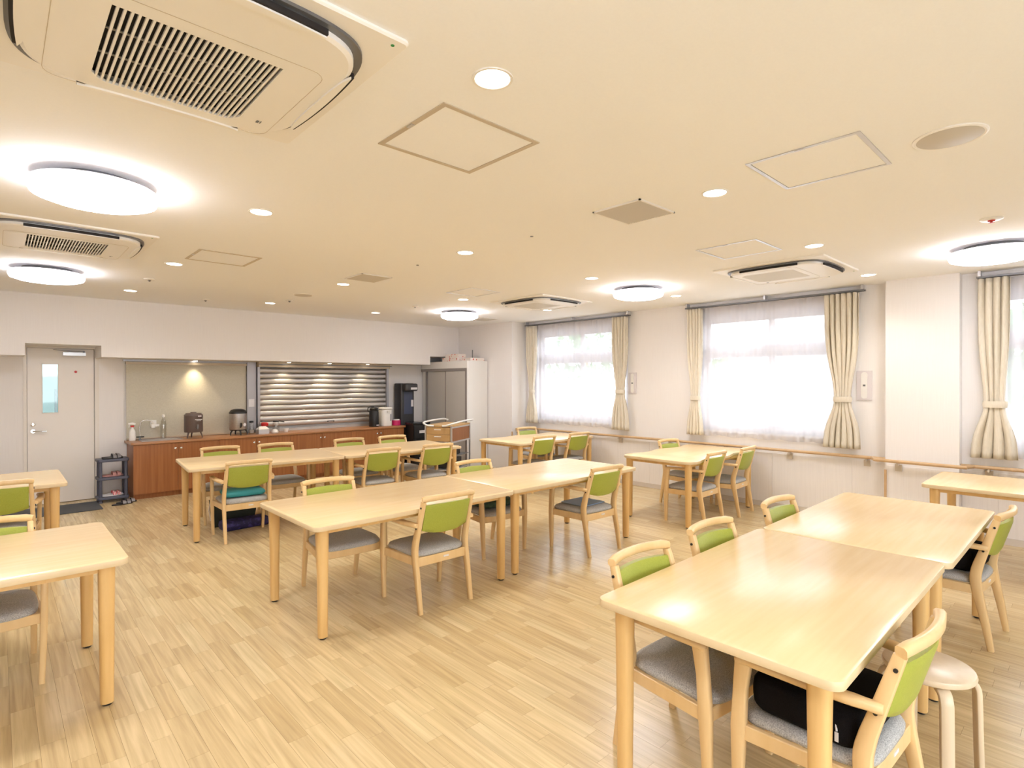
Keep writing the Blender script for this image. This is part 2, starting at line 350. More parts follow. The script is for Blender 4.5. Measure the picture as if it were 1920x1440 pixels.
for v in range(len(lk.v)): X, Y, Z = lk.v[v]; lk.v[v] = (0.357 + X, YB + 0.015 - Z, 1.05 + Y)
lk.build('lock', m_chrome, door, True)
MB().box(0.66, 0.90, YB - 0.03, YB + 0.015, 1.955, 2.0).build('door_closer', m_alu, door)
MB().bar([(0.56, YB - 0.015, 2.03), (0.88, YB - 0.03, 2.012)], (0.02, 0.006), (0, 1, 0)).box(0.87, 0.89, YB - 0.03, YB - 0.02, 1.998, 2.02).build('closer_arm', m_slot, door)
rd = MB(); rd.lathe([(0, 0), (0.016, 0), (0.016, 0.002), (0, 0.002)], 16)
for v in range(len(rd.v)): X, Y, Z = rd.v[v]; rd.v[v] = (0.795 + X, YB + 0.015 - Z, 1.74 + Y)
rd.build('red_sticker', m_red, door)
# kitchen
b = MB(); b.box(-0.6, 2.6, 11.6, 11.75, 0, 2.6).box(-0.75, -0.6, 9.6, 11.6, 0, 2.6).box(2.6, 2.75, 9.6, 11.6, 0, 2.6).box(-0.75, 2.75, 9.6, 11.75, 2.6, 2.7).box(-0.75, 2.75, 9.65, 11.75, -0.1, 0)
struct(b.build('wall_kitchen', m_kitchen))
t = thing('refrigerator', 'pale steel two door refrigerator seen through the glass of the door', 'refrigerator', (0.70, 11.2, 0))
MB().box(-0.6, 0.6, -0.3, 0.38, 0.05, 1.70).build('body', m_kitchen, t)
for s in (-1, 1):
    d = MB().box(min(s * 0.008, s * 0.59), max(s * 0.008, s * 0.59), -0.33, -0.30, 0.1, 1.68).build('refrigerator_door', m_kitchen, t)
    MB().box(s * 0.03 - 0.012, s * 0.03 + 0.012, -0.36, -0.33, 0.5, 1.5).build('handle', m_grey, d)
t = thing('kitchen_tube_lamp', 'white tube lamp glowing in the kitchen behind the door', 'lamp', (0.7, 10.9, 2.5))
MB().box(-0.6, 0.6, -0.05, 0.05, 0.03, 0.09).build('lamp_body', m_white, t); MB().box(-0.58, 0.58, -0.03, 0.03, 0, 0.03).build('tube', m_strip, t)
ld = bpy.data.lights.new('kitchen_light', 'AREA'); ld.shape = 'RECTANGLE'; ld.size = 1.2; ld.size_y = 0.1; ld.energy = 22; ld.color = (0.9, 1, 1)
lo = bpy.data.objects.new('kitchen_light', ld); C.objects.link(lo); lo.parent = t; lo.location = (0, 0, -0.02)
t = MB().slab(rrect(0.05, 0.99, 8.60, 9.22, 0.01, 2), 0.0005, 0.009, 0.003, 2).build('door_mat', m_mat); tag(t, 'dark grey door mat on the floor in front of the door', 'mat')

# ------------------------------------------------------------------ windows
def make_window(idx, y0, y1):
    fx0, fx1 = XR + 0.09, XR + 0.15; ym = (y0 + y1) / 2; zt = 2.0
    f = MB()
    f.box(fx0, fx1, y0, y0 + 0.05, SILL, HEAD).box(fx0, fx1, y1 - 0.05, y1, SILL, HEAD).box(fx0, fx1, y0, y1, SILL, SILL + 0.05).box(fx0, fx1, y0, y1, HEAD - 0.05, HEAD)
    f.box(fx0, fx1, y0, y1, zt - 0.03, zt + 0.04)
    fr = struct(f.build('window_%d' % idx, m_sill))
    MB().box(XR - 0.02, XR + 0.2, y0, y1, SILL - 0.02, SILL).build('window_sill', m_trim, fr)
    for k, (a, c, dx) in enumerate(((y0 + 0.05, ym + 0.035, 0.0), (ym - 0.035, y1 - 0.05, 0.022))):
        for z0, z1 in ((SILL + 0.05, zt - 0.03), (zt + 0.04, HEAD - 0.05)):
            s_ = MB(); X0, X1 = fx0 + 0.01 + dx, fx0 + 0.03 + dx; q = 0.055
            s_.box(X0, X1, a, a + q, z0, z1).box(X0, X1, c - q, c, z0, z1).box(X0, X1, a + q, c - q, z0, z0 + q).box(X0, X1, a + q, c - q, z1 - q, z1)
            so = s_.build('sash', m_sill, fr)
            box(X0 + 0.008, X0 + 0.012, a + q, c - q, z0 + q, z1 - q).build('pane', m_glass, so)
for i, (y0, y1) in enumerate(WIN): make_window(i + 1, y0, y1)

# curtain rails, drapes and sheers
def curtain_rail(y0, y1, label):
    t = thing('curtain_rail', label, 'curtain rail', (7.13, (y0 + y1) / 2, 2.622), 0, 'double curtain rails over the windows')
    h = (y1 - y0) / 2
    for dx in (-0.035, 0.025): MB().box(dx - 0.010, dx + 0.010, -h, h, -0.012, 0.006).build('rail', m_slot, t)
    for yy in (-h + 0.02, 0, h - 0.02): MB().box(-0.045, 0.035, yy - 0.012, yy + 0.012, 0.006, 0.058).build('bracket', m_alu, t)
curtain_rail(4.98, 7.24, 'grey double curtain rail above the farthest window, by the corner pillar')
curtain_rail(1.83, 4.02, 'grey double curtain rail above the middle window')
curtain_rail(-1.3, 0.86, 'grey double curtain rail above the nearest window, at the right edge')
def drape(y0, y1, x, z0, z1, tie, label, seed, folds=5, waist=0.45, side=0, flare=1.1):
    r = random.Random(seed); nu = folds * 10; nz_ = 30; yc = (y0 + y1) / 2; hw = (y1 - y0) / 2
    ph = [r.uniform(-0.6, 0.6) for _ in range(folds + 2)]; rows = []
    t = thing('curtain', label, 'curtain', (x, yc, z0), 0, 'beige drapes tied back at the windows')
    for j in range(nz_ + 1):
        z = (z1 - z0) * j / nz_; q = (z - (tie - z0)) / 0.55 if z > tie - z0 else (z - (tie - z0)) / 0.40
        k = math.exp(-q * q * 1.6); wd = 1 - (1 - waist) * k
        if z < tie - z0: wd = waist + (flare - waist) * (1 - math.exp(-((tie - z0 - z) / 0.28) ** 2 * 1.2)) 
        row = []
        for i in range(nu + 1):
            u = -1 + 2 * i / nu; a = 2 * PI * folds * (i / nu) + 0.5 * math.sin(3 * z + ph[i * folds // (nu + 1)])
            amp = 0.036 * (1 - 0.35 * k) * (1.15 if z > (z1 - z0) * 0.96 else 1)
            shift = side * hw * (1 - waist) * k * 0.5
            row.append((amp * math.sin(a) + 0.008 * math.sin(2.3 * a + z * 4), u * hw * wd + shift + 0.010 * math.cos(a), z))
        rows.append(row)
    m = MB(); vs = [q for row in rows for q in row]; n = nu + 1
    m.add(vs, [(j * n + i, j * n + i + 1, (j + 1) * n + i + 1, (j + 1) * n + i) for j in range(nz_) for i in range(nu)])
    o = m.build('drape', m_curtain, t, 180); s_ = o.modifiers.new('thick', 'SOLIDIFY'); s_.thickness = 0.002
    zt = tie - z0; sh = side * hw * (1 - waist) * 0.5; bw = hw * waist + 0.016
    MB().rings([[(math.cos(2 * PI * k / 20) * (0.046 + e), math.sin(2 * PI * k / 20) * (bw + e) + sh, zt + dz) for k in range(20)] for e, dz in ((0, -0.032), (0.006, 0), (0, 0.032))], False, False).build('tieback', m_curtain, t, 180)
drape(6.95, 7.19, 7.10, 0.855, 2.60, 1.42, 'beige drape left of the farthest window, beside the corner pillar', 1, 5, 0.35)
drape(4.99, 5.27, 7.10, 0.845, 2.60, 1.44, 'beige drape on the right side of the farthest window, next to a wall panel', 2, 5, 0.5)
drape(3.76, 3.98, 7.10, 0.86, 2.60, 1.37, 'beige drape on the left side of the middle window', 3, 5, 0.5)
drape(1.87, 2.22, 7.10, 0.83, 2.60, 1.39, 'beige drape on the right side of the middle window, beside the pillar', 4, 6, 0.45)
drape(0.60, 0.84, 7.10, 0.84, 2.60, 1.37, 'beige drape at the nearest window, right of the pillar', 5, 4, 0.62, flare=1.5)
def sheer(y0, y1, label, seed):
    m = MB(); n = 140; rows = []; r = random.Random(seed); yc = (y0 + y1) / 2
    for j in range(9):
        z = 0.87 + (2.605 - 0.87) * j / 8
        rows.append([(0.013 * math.sin(i * 0.72 + 0.5 * math.sin(i * 0.13 + seed)) * (0.7 + 0.3 * math.sin(i * 0.21)), y0 + (y1 - y0) * i / n - yc, z - (0.018 * abs(math.sin(i * 0.11)) if j == 0 else 0)) for i in range(n + 1)])
    vs = [q for row in rows for q in row]; w_ = n + 1
    m.add(vs, [(j * w_ + i, j * w_ + i + 1, (j + 1) * w_ + i + 1, (j + 1) * w_ + i) for j in range(8) for i in range(n)])
    o = m.build('sheer_curtain', m_sheer, None, 180, (7.165, yc, 0)); tag(o, label, 'curtain', 'white sheer curtains')
sheer(5.15, 7.1, 'white sheer curtain glowing in the farthest window', 1)
sheer(2.0, 3.9, 'white sheer curtain glowing in the middle window', 2)
sheer(-1.2, 0.70, 'white sheer curtain in the nearest window, cut by the right edge', 3)

# outside
struct(box(-40, 45, -45, 45, -0.40, -0.20).build('ground', m_ground))
t = thing('neighbour_building', 'white building with an overhanging roof beyond the middle window', 'building', (16, 4.0, -0.2))
MB().box(0, 4, -5, 4, 0, 3.0).build('wall', m_wallout, t); MB().box(-0.8, 4.2, -5.5, 4.5, 3.0, 3.25).build('roof', m_grey, t)
def tree(x, y, h, r, label, seed):
    t = thing('tree', label, 'tree', (x, y, -0.2), 0, 'leafy trees outside the windows'); rr = random.Random(seed)
    MB().tube([(0, 0, 0), (0.05, 0.03, h * 0.4), (0, 0, h * 0.75)], [0.12, 0.09, 0.05], 8).build('trunk', m_rail, t)
    m = MB()
    for k in range(420):
        th = rr.random() * 2 * PI; ct = rr.uniform(-0.9, 1); st = math.sqrt(1 - ct * ct); q = r * rr.uniform(0.55, 1)
        c = Vector((q * st * math.cos(th), q * st * math.sin(th), h * 0.75 + q * ct * 0.8)); u = Vector((rr.uniform(-1, 1), rr.uniform(-1, 1), rr.uniform(-1, 1))).normalized(); v = u.orthogonal().normalized(); s_ = 0.16
        m.add([c + u * s_, c + v * s_ * 0.6, c - u * s_, c - v * s_ * 0.6], [(0, 1, 2, 3)])
    o = m.build('foliage', m_leaf, t); o['kind'] = 'stuff'
tree(11.5, 6.6, 3.0, 1.1, 'leafy tree outside the middle window, left pane', 1)
tree(12.5, 10.2, 3.2, 1.2, 'leafy tree outside the farthest window', 2)
tree(11.0, 1.2, 2.9, 1.0, 'leafy tree outside the nearest window', 3)

# ------------------------------------------------------------------ wall fittings on the right
t = thing('handrail', 'light wooden handrail along the window wall, stepping around the pillar', 'handrail', (7.11, 4.4, 0.745))
def hp(y, x): return (x - 7.11, y - 4.4, 0)
path = [hp(7.24, 7.0), hp(7.19, 7.10), hp(7.1, 7.125), hp(1.82, 7.125), hp(1.76, 7.11), hp(1.70, 7.0), hp(1.64, 6.975), hp(0.98, 6.975), hp(0.93, 7.0), hp(0.88, 7.11), hp(0.82, 7.125), hp(-1.6, 7.125)]
MB().tube(smooth_path([(6.86 - 7.11, 7.23 - 4.4, 0)] + path, 3), 0.018, 12).build('rail', m_rail, t, True)
for y, x in ((7.0, 7.125), (5.183, 7.125), (4.3, 7.125), (3.46, 7.125), (2.644, 7.125), (1.819, 7.125), (1.49, 6.975), (0.77, 7.125), (-0.05, 7.125)):
    wx = 7.19 if x > 7.05 else 7.04
    MB().box(x - 7.11 - 0.008, wx - 7.11, y - 4.4 - 0.008, y - 4.4 + 0.008, -0.045, -0.012).box(wx - 7.11 - 0.022, wx - 7.11 + 0.003, y - 4.4 - 0.03, y - 4.4 + 0.03, -0.105, -0.035).build('bracket', m_cream, t)
def wallpanel(y0, y1, z0, z1, label):
    t = thing('wall_box', label, 'wall panel', (XR, (y0 + y1) / 2, z0)); h = (y1 - y0) / 2; H = z1 - z0
    MB().box(-0.014, 0, -h, h, 0, H).build('cover', m_pinkgrey, t)
    m = MB(); o_ = []
    for k in range(24):
        a = 2 * PI * k / 24; o_.append((math.cos(a) * h * 0.42, (H / 2 - h * 0.62) * (1 if math.sin(a) > 0 else -1) + math.sin(a) * h * 0.42 + H / 2))
    m.rings([[(-0.0145 - d, yy * s_, (zz - H / 2) * (1 if s_ == 1 else 0.985) + H / 2) for yy, zz in o_] for d, s_ in ((0, 1), (0.004, 1), (0.004, 0.86), (0.002, 0.86))]).build('hatch', m_white, t)
    MB().box(-0.022, -0.018, -0.012, 0.012, H / 2 - 0.010, H / 2 + 0.010).build('latch', m_slot, t)
wallpanel(1.775, 1.925, 1.385, 1.715, 'white recessed panel box on the wall between middle window and pillar')
wallpanel(4.90, 5.035, 1.41, 1.735, 'white panel box on the wall right of the farthest window')

# ------------------------------------------------------------------ ceiling fittings
def ceiling_lamp(x, y, label):
    t = thing('ceiling_lamp', label, 'ceiling lamp', (x, y, ZC), 0, 'round white ceiling lamps')
    MB().lathe([(0.0, 0.0), (0.19, 0.0), (0.19, -0.035), (0.0, -0.035)], 40).build('base', m_grey, t, True)
    MB().lathe([(0.0, -0.034), (0.272, -0.034), (0.280, -0.040), (0.272, -0.044), (0, -0.044)], 48).build('rim', m_lampring, t, True)
    MB().lathe([(0.0, -0.0445), (0.279, -0.0445), (0.285, -0.060), (0.284, -0.075)], 48).build('lamp_shade', m_lampside, t, True)
    MB().lathe([(0.284, -0.075), (0.275, -0.095), (0.22, -0.114), (0.12, -0.122), (0.0, -0.124)], 48).build('lamp_shade', m_lamp, t, True)
ceiling_lamp(0.40, 3.70, 'large round ceiling lamp between the two air conditioners at upper left')
ceiling_lamp(0.37, 6.88, 'round ceiling lamp at far left, below the farther slotted air conditioner')
ceiling_lamp(5.25, 6.80, 'round ceiling lamp farthest back, near the cupboard corner')
ceiling_lamp(5.47, 3.70, 'round ceiling lamp in front of the middle window')
ceiling_lamp(5.86, 0.61, 'round ceiling lamp cut by the right edge, above the window-side table')
for x, y, lb in ((0.40, 0.55, 'round ceiling lamp added as fill light over the camera, out of view'),):  # added lamp out of view, brightens the near part of the room
    ceiling_lamp(x, y, lb)

def downlight(x, y, label):
    t = thing('downlight', label, 'downlight', (x, y, ZC), 0, 'recessed ceiling downlights')
    MB().rings([[(r * math.cos(2 * PI * k / 28), r * math.sin(2 * PI * k / 28), z) for k in range(28)] for r, z in ((0.074, 0.0), (0.073, -0.004), (0.064, -0.004), (0.060, 0.0))], False, False).build('trim', m_white, t, True)
    MB().lathe([(0, -0.0005), (0.062, -0.0005), (0.062, -0.002), (0, -0.0022)], 28).build('lens', m_lens, t)
    l = bpy.data.lights.new('downlight_beam', 'SPOT'); l.energy = DOWN; l.color = (1.0, 0.92, 0.83); l.shadow_soft_size = 0.06; l.spot_size = math.radians(128); l.spot_blend = 0.95
    lo = bpy.data.objects.new('downlight_beam', l); C.objects.link(lo); lo.parent = t; lo.location = (0, 0, -0.012)
for x, y, lb in ((1.30, 1.49, 'largest round downlight, right of the nearest air conditioner'),
                 (1.24, 3.66, 'round downlight right of the big ceiling lamp at left'),
                 (2.88, 3.65, 'round downlight in the middle of the ceiling'),
                 (3.02, 1.525, 'round downlight left of the long ceiling hatch, right half'),
                 (1.20, 5.80, 'round downlight just left of the far-left ceiling hatch'),
                 (1.17, 7.84, 'round downlight nearest the door, at far left'),
                 (2.76, 7.80, 'round downlight close to the bulkhead above the tea dispensers'),
                 (2.82, 5.75, 'round downlight beside the far square vent'),
                 (4.36, 7.79, 'round downlight close to the bulkhead left of the farthest ceiling lamp'),
                 (4.50, 5.75, 'round downlight above the farthest ceiling lamp'),
                 (4.565, 3.66, 'round downlight left of the ceiling lamp at the middle window'),
                 (6.09, 5.73, 'round downlight in front of the farthest window'),
                 (4.78, 1.58, 'round downlight between the pale hatch and the right air conditioner'),
                 (6.50, 1.64, 'round downlight right of the right-hand air conditioner'),
                 (1.30, -0.60, 'added fill downlight behind the camera, left, out of view'),  # unseen pair behind the camera, added as fill light
                 (4.80, -0.60, 'added fill downlight behind the camera, right, out of view'),
                 (-1.0, 1.50, 'added fill downlight left of the camera, out of view'),  # unseen pair to the left, also added as fill light
                 (-1.0, 3.66, 'added fill downlight over the left tables, out of view'),
                 (6.30, 3.70, 'small downlight right of the ceiling lamp at the middle window')):
    downlight(x, y, lb)

def hatch(x0, x1, y0, y1, label, m=m_cream, wdt=0.022):
    cx, cy = (x0 + x1) / 2, (y0 + y1) / 2; hx, hy = (x1 - x0) / 2, (y1 - y0) / 2
    t = thing('ceiling_hatch', label, 'ceiling hatch', (cx, cy, ZC), 0, 'access hatches in the ceiling')
    MB().box(-hx, hx, -hy, -hy + wdt, -0.004, 0).box(-hx, hx, hy - wdt, hy, -0.004, 0).box(-hx, -hx + wdt, -hy + wdt, hy - wdt, -0.004, 0).box(hx - wdt, hx, -hy + wdt, hy - wdt, -0.004, 0).build('frame', m, t)
    MB().box(-hx + wdt + 0.002, hx - wdt - 0.002, -hy + wdt + 0.002, hy - wdt - 0.002, -0.002, 0).build('hatch_panel', m_ceil, t)
    MB().box(-hx + 0.003, -hx + wdt - 0.003, -0.02, 0.02, -0.007, -0.004).build('latch', m_alu, t)
hatch(1.27, 1.80, 1.74, 2.245, 'beige framed square ceiling hatch, largest, right of the nearest air conditioner')
hatch(1.215, 1.705, 5.005, 5.485, 'thin framed ceiling hatch at left, beside the farther slotted air conditioner')
hatch(2.73, 3.255, 0.72, 1.22, 'pale framed ceiling hatch left of the round speaker', m_alu, 0.018)
hatch(4.22, 4.72, 1.80, 2.30, 'pale framed ceiling hatch left of the right-hand air conditioner', m_alu, 0.018)
hatch(4.00, 4.46, 4.97, 5.45, 'faint framed ceiling hatch left of the farthest air conditioner', m_alu, 0.014)

def vent(x0, x1, y0, y1, label):
    cx, cy = (x0 + x1) / 2, (y0 + y1) / 2; hx, hy = (x1 - x0) / 2, (y1 - y0) / 2
    t = thing('ceiling_vent', label, 'ceiling vent', (cx, cy, ZC), 0, 'square ventilation grilles in the ceiling')
    MB().box(-hx + 0.01, hx - 0.01, -hy + 0.01, hy - 0.01, -0.002, 0).build('backing', m_doorframe, t)
    MB().box(-hx, hx, -hy, -hy + 0.012, -0.008, 0).box(-hx, hx, hy - 0.012, hy, -0.008, 0).box(-hx, -hx + 0.012, -hy, hy, -0.008, 0).box(hx - 0.012, hx, -hy, hy, -0.008, 0).build('frame', m_white, t)
    n = 16
    for k in range(n):
        yy = -hy + 0.018 + (2 * hy - 0.036) * k / (n - 1)
        MB().bar([(-hx + 0.012, yy, -0.005), (hx - 0.012, yy, -0.005)], (0.002, 0.015), (0, 0.4, 1)).build('slat', m_ventm, t)
vent(2.785, 3.175, 1.87, 2.225, 'grey slatted square vent in the middle right of the ceiling')
vent(2.665, 3.01, 5.03, 5.40, 'grey slatted square vent farther back, beside a downlight')
vent(6.02, 6.36, 7.15, 7.50, 'grey vent partly behind the farthest ceiling lamp')

def speaker(x, y, r, label):
    t = thing('ceiling_speaker', label, 'speaker', (x, y, ZC), 0, 'round speakers in the ceiling')
    MB().lathe([(0, 0), (r, 0), (r, -0.004), (r - 0.008, -0.008), (r - 0.016, -0.006), (0, -0.006)], 40).build('rim', m_ivory, t, True)
    MB().lathe([(0, -0.0055), (r - 0.014, -0.0055), (r - 0.02, -0.009), (0, -0.012)], 40).build('grille', m_ventm, t, True)
speaker(3.09, 0.468, 0.135, 'large flat round speaker with grey mesh at upper right of the ceiling')
speaker(2.80, 6.79, 0.12, 'small-looking round speaker far back beside a downlight')
def sensor(x, y, r, label, red=False, cat='smoke detector', name='smoke_detector'):
    t = thing(name, label, cat, (x, y, ZC), 0)
    if r < 0.02:
        o = MB().lathe([(0, 0), (r, 0), (r, -0.004), (0, -0.005)], 16).build('base', m_grey, t, True); return
    MB().lathe([(0, 0), (r, 0), (r, -0.006), (r * 0.8, -0.012), (0, -0.012)], 24).build('base', m_white, t, True)
    MB().lathe([(0, -0.011), (r * 0.35, -0.011), (r * 0.3, -0.018), (r * 0.12, -0.02), (r * 0.12, -0.026), (r * 0.28, -0.028), (0, -0.03)], 16).build('sensor_head', m_red if red else m_grey, t, True)
sensor(4.854, 0.513, 0.062, 'white sprinkler with a small red head above the right-hand ceiling lamp', True, 'sprinkler', 'sprinkler')
sensor(1.184, 6.82, 0.05, 'white ceiling sensor between two downlights at far left')
sensor(2.015, 8.02, 0.055, 'white ceiling sensor close to the bulkhead at left')
sensor(2.847, 7.35, 0.05, 'pale ceiling sensor beside the far round speaker')
sensor(4.388, 6.72, 0.045, 'small ceiling sensor left of the farthest ceiling lamp')
sensor(2.92, 2.906, 0.012, 'tiny dark dot sensor below the right slatted vent')
sensor(2.863, 4.34, 0.012, 'tiny dark dot sensor in the middle of the ceiling, farther back')

# cassette air conditioners
def make_ac():
    t = thing('air_conditioner', '', 'air conditioner', (0, 0, 0), 0, 'ceiling cassette air conditioners')
    MB().slab(rrect(-0.5, 0.5, -0.5, 0.5, 0.02, 3), -0.014, 0.0, 0.001, 1, 0.006).build('outer_panel', m_ivory, t, True)
    def se(h, n=64, p=5.5): return [(h * math.copysign(abs(math.cos(2 * PI * k / n)) ** (2 / p), math.cos(2 * PI * k / n)), h * math.copysign(abs(math.sin(2 * PI * k / n)) ** (2 / p), math.sin(2 * PI * k / n))) for k in range(n)]
    def bulge(h): # soft square, sides bowing outward a little
        return [(x * (1 - 0.045 * (y / h) ** 2), y * (1 - 0.045 * (x / h) ** 2)) for x, y in se(h)]
    r = MB(); A, B = bulge(0.452), bulge(0.428)
    r.rings([[(x, y, -0.014) for x, y in A], [(x, y, -0.024) for x, y in A], [(x, y, -0.024) for x, y in B], [(x, y, -0.013) for x, y in B]], False, False).build('ring', m_slot, t, True)
    # body with a hole for the intake grille: four slabs around it
    gx0, gx1, gy0, gy1 = -0.235, 0.235, -0.15, 0.345
    body = MB(); B0 = bulge(0.428); B1 = bulge(0.415)
    n = len(B0); outer = [[(x, y, -0.013) for x, y in B0], [(x, y, -0.040) for x, y in B0], [(x, y, -0.046) for x, y in B1]]
    body.rings(outer, False, False)
    inner = []
    for x, y in B1:   # project each rim point onto the grille rectangle
        inner.append((max(gx0, min(gx1, x * 0.62)), max(gy0, min(gy1, y * 0.9 + 0.0)), -0.046))
    body.rings([outer[-1], inner], False, False)
    body.rings([inner, [(x, y, -0.036) for x, y, z in inner]], False, False).build('body', m_ivory, t)
    MB().box(gx0 - 0.002, gx1 + 0.002, gy0 - 0.002, gy1 + 0.002, -0.0165, -0.0145).build('filter', m_dark, t)
    # side louvres over the outlets with a dark slit, and the grooves of the door panel
    for k in range(4):
        a = k * PI / 2; ca, sa = math.cos(a), math.sin(a)
        def R(x, y): return (x * ca - y * sa, x * sa + y * ca)
        m = MB(); m2 = MB(); nn = 16; up_ = []; lo_ = []; s0 = []; s1 = []
        for i in range(nn + 1):
            u = -1 + 2 * i / nn; X = u * 0.26; bw = 0.030 * (1 - u * u) ** 0.6
            up_.append((X, 0.430 - 0.012 * u * u)); lo_.append((X, 0.428 - 0.012 * u * u - bw)); s0.append((X, 0.441 - 0.012 * u * u))
        o1 = [R(*q) for q in (lo_ + up_[::-1])]; m.rings([[(x, y, -0.045) for x, y in o1], [(x, y, -0.053) for x, y in o1]])
        m.build('louvre', m_ivory, t)
        o2 = [R(*q) for q in (up_ + [(x, y + 0.010) for x, y in up_][::-1])]; m2.rings([[(x, y, -0.030) for x, y in o2], [(x, y, -0.0475) for x, y in o2]])
        m2.build('outlet_slit', m_dark, t)
    m = MB()
    P = rrect(-0.355, 0.355, -0.21, 0.41, 0.05, 4); m.tube([(x, y, -0.0463) for x, y in P + P[:1]], 0.0012, 4); m.build('panel_seam', m_cream, t)
    nsl = 27
    for k in range(nsl + 1):
        X = gx0 + (gx1 - gx0) * k / nsl
        MB().bar([(X, gy0, -0.041), (X, gy1, -0.041)], (0.0072, 0.009), (1, 0, 0), 0.2).build('slat', m_ivory, t)
    for yy in (0.02, 0.18): MB().box(gx0, gx1, yy - 0.003, yy + 0.003, -0.026, -0.022).build('crossbar', m_ventm, t)
    MB().box(-0.34, -0.29, -0.19 + 0.02, -0.13, -0.0475, -0.046).box(-0.285, -0.235, -0.17, -0.13, -0.0475, -0.046).build('panel_cover', m_ivory, t)
    MB().box(0.29, 0.30, 0.28, 0.30, -0.0475, -0.046).box(0.304, 0.308, 0.28, 0.30, -0.0475, -0.046).build('emblem', m_slot, t)
    MB().lathe([(0, -0.0155), (0.006, -0.0155), (0.006, -0.014), (0, -0.014)], 12, (0.455, -0.465, 0)).build('green_sticker', m_greenled, t)
    return t
ac0 = make_ac(); ac0.location = (0.47, 2.006, ZC); ac0['label'] = 'largest, nearest air conditioner with dark slots, cut by the top left edge'
dup(ac0, (0.40, 5.28, ZC), 0, 'slotted air conditioner at far left, between the two left ceiling lamps')
dup(ac0, (5.63, 2.12, ZC), 0, 'air conditioner at right, in front of the middle window')
dup(ac0, (5.42, 5.22, ZC), 0, 'farthest air conditioner, in front of the farthest window')

# ------------------------------------------------------------------ counter wall
t = thing('counter_cabinet', 'long low reddish wooden cabinet with eight doors under the worktop', 'cabinet', (1.36, 8.95, 0))
MB().box(0, 4.235, 0.02, 0.49, 0.07, 0.745).build('carcass', m_cab, t)
MB().box(0.01, 4.225, 0.05, 0.49, 0.0, 0.07).build('plinth', m_cab, t)
for k in range(8):
    X0 = k * 0.5294 + 0.0015; X1 = X0 + 0.5264
    d = MB().box(X0, X1, 0.0, 0.019, 0.072, 0.742).build('cabinet_door', m_cab, t)
    kx = X1 - 0.035 if k % 2 == 0 else X0 + 0.035
    kb = MB(); kb.lathe([(0, 0), (0.006, 0), (0.006, 0.012), (0.015, 0.018), (0.015, 0.024), (0.008, 0.028), (0, 0.028)], 14)
    for v in range(len(kb.v)): X, Y, Z = kb.v[v]; kb.v[v] = (kx + X, -Z, 0.668 + Y)
    kb.build('knob', m_chrome, d, True)
wt = MB(); wt.slab([(1.33, 9.445), (1.33, 8.965)] + [(1.365 - 0.035 * math.cos(a * PI / 8), 8.965 - 0.035 * math.sin(a * PI / 8)) for a in range(1, 5)] + [(5.62, 8.93), (5.62, 9.445)], 0.745, 0.78, 0.006, 2)
wt = wt.build('worktop', m_cabtop, None, True); tag(wt, 'reddish wooden worktop running along the back wall', 'worktop')
# sink let into the worktop
t = thing('sink', 'shallow steel sink at the left end of the worktop', 'sink', (1.72, 9.17, 0.78))
MB().box(-0.25, 0.25, -0.14, -0.125, 0, 0.006).box(-0.25, 0.25, 0.125, 0.14, 0, 0.006).box(-0.25, -0.235, -0.125, 0.125, 0, 0.006).box(0.235, 0.25, -0.125, 0.125, 0, 0.006).build('rim', m_steelpost, t)
MB().box(-0.235, 0.235, -0.125, 0.125, 0.0005, 0.002).build('basin', m_doorframe, t)
t = thing('faucet', 'slim curved chrome faucet with a white water filter on its spout', 'faucet', (1.50, 9.345, 0.781))
MB().lathe([(0, 0), (0.024, 0), (0.024, 0.01), (0.014, 0.02), (0.014, 0.05), (0, 0.05)], 16).build('base', m_chrome, t, True)
MB().tube(smooth_path([(0, 0, 0.04), (0, 0, 0.20), (0.03, -0.005, 0.265), (0.09, -0.01, 0.275), (0.14, -0.02, 0.25), (0.155, -0.03, 0.215)], 4), 0.0075, 10).build('spout', m_chrome, t, True)
MB().box(-0.045, 0.045, -0.04, -0.01, 0.035, 0.05).build('lever', m_black, t)
MB().lathe([(0, 0), (0.03, 0), (0.035, 0.02), (0.03, 0.05), (0, 0.055)], 16, (0.155, -0.03, 0.165)).box(0.14, 0.225, -0.055, -0.005, 0.185, 0.215).build('water_filter', m_white, t, True)
t = MB().box(1.635, 1.712, YB - 0.02, YB - 0.001, 0.945, 1.05).build('wall_socket', m_white); tag(t, 'white wall socket plate behind the faucet', 'socket')
bpy.data.objects['wall_socket'].location = (0, -0.03, 0)
# linen blind, its head rail, steel post, shutter
t = thing('roller_blind', 'beige linen roller blind pulled down behind the sink', 'roller blind', (2.15, 9.42, 0.785))
MB().box(-0.80, 0.80, -0.006, 0.0, 0.02, 1.07).build('blind_fabric', m_blind, t)
MB().box(-0.81, 0.797, -0.05, 0.02, 1.07, 1.105).build('head_rail', m_header, t)
MB().box(-0.80, 0.80, -0.012, 0.004, 0.0, 0.02).build('bottom_bar', m_header, t)
MB().tube([(-0.83, -0.02, 1.09), (-0.83, -0.015, 0.2)], 0.0025, 6).build('pull_chain', m_white, t)
MB().box(-0.84, 0.795, -0.055, 0.0, 1.11, 1.138).build('mounting_rail', m_steelpost, t)
t = thing('steel_post', 'vertical steel post between the blind and the roller shutter', 'post', (3.02, 9.40, 0.781))
MB().box(-0.066, 0.072, -0.02, 0.045, 0, 1.143).build('cladding', m_steelpost, t)
t = MB().box(2.975, 3.062, 9.375, 9.378, 1.20, 1.325).build('paper_note', m_paper); tag(t, 'small white paper note on the steel post', 'note')
t = thing('roller_shutter', 'closed steel roller shutter of wide horizontal slats above the counter', 'roller shutter', (4.31, 9.36, 0.782))
MB().box(-1.205, 1.19, -0.07, 0.088, 1.062, 1.143).build('housing', m_header, t)
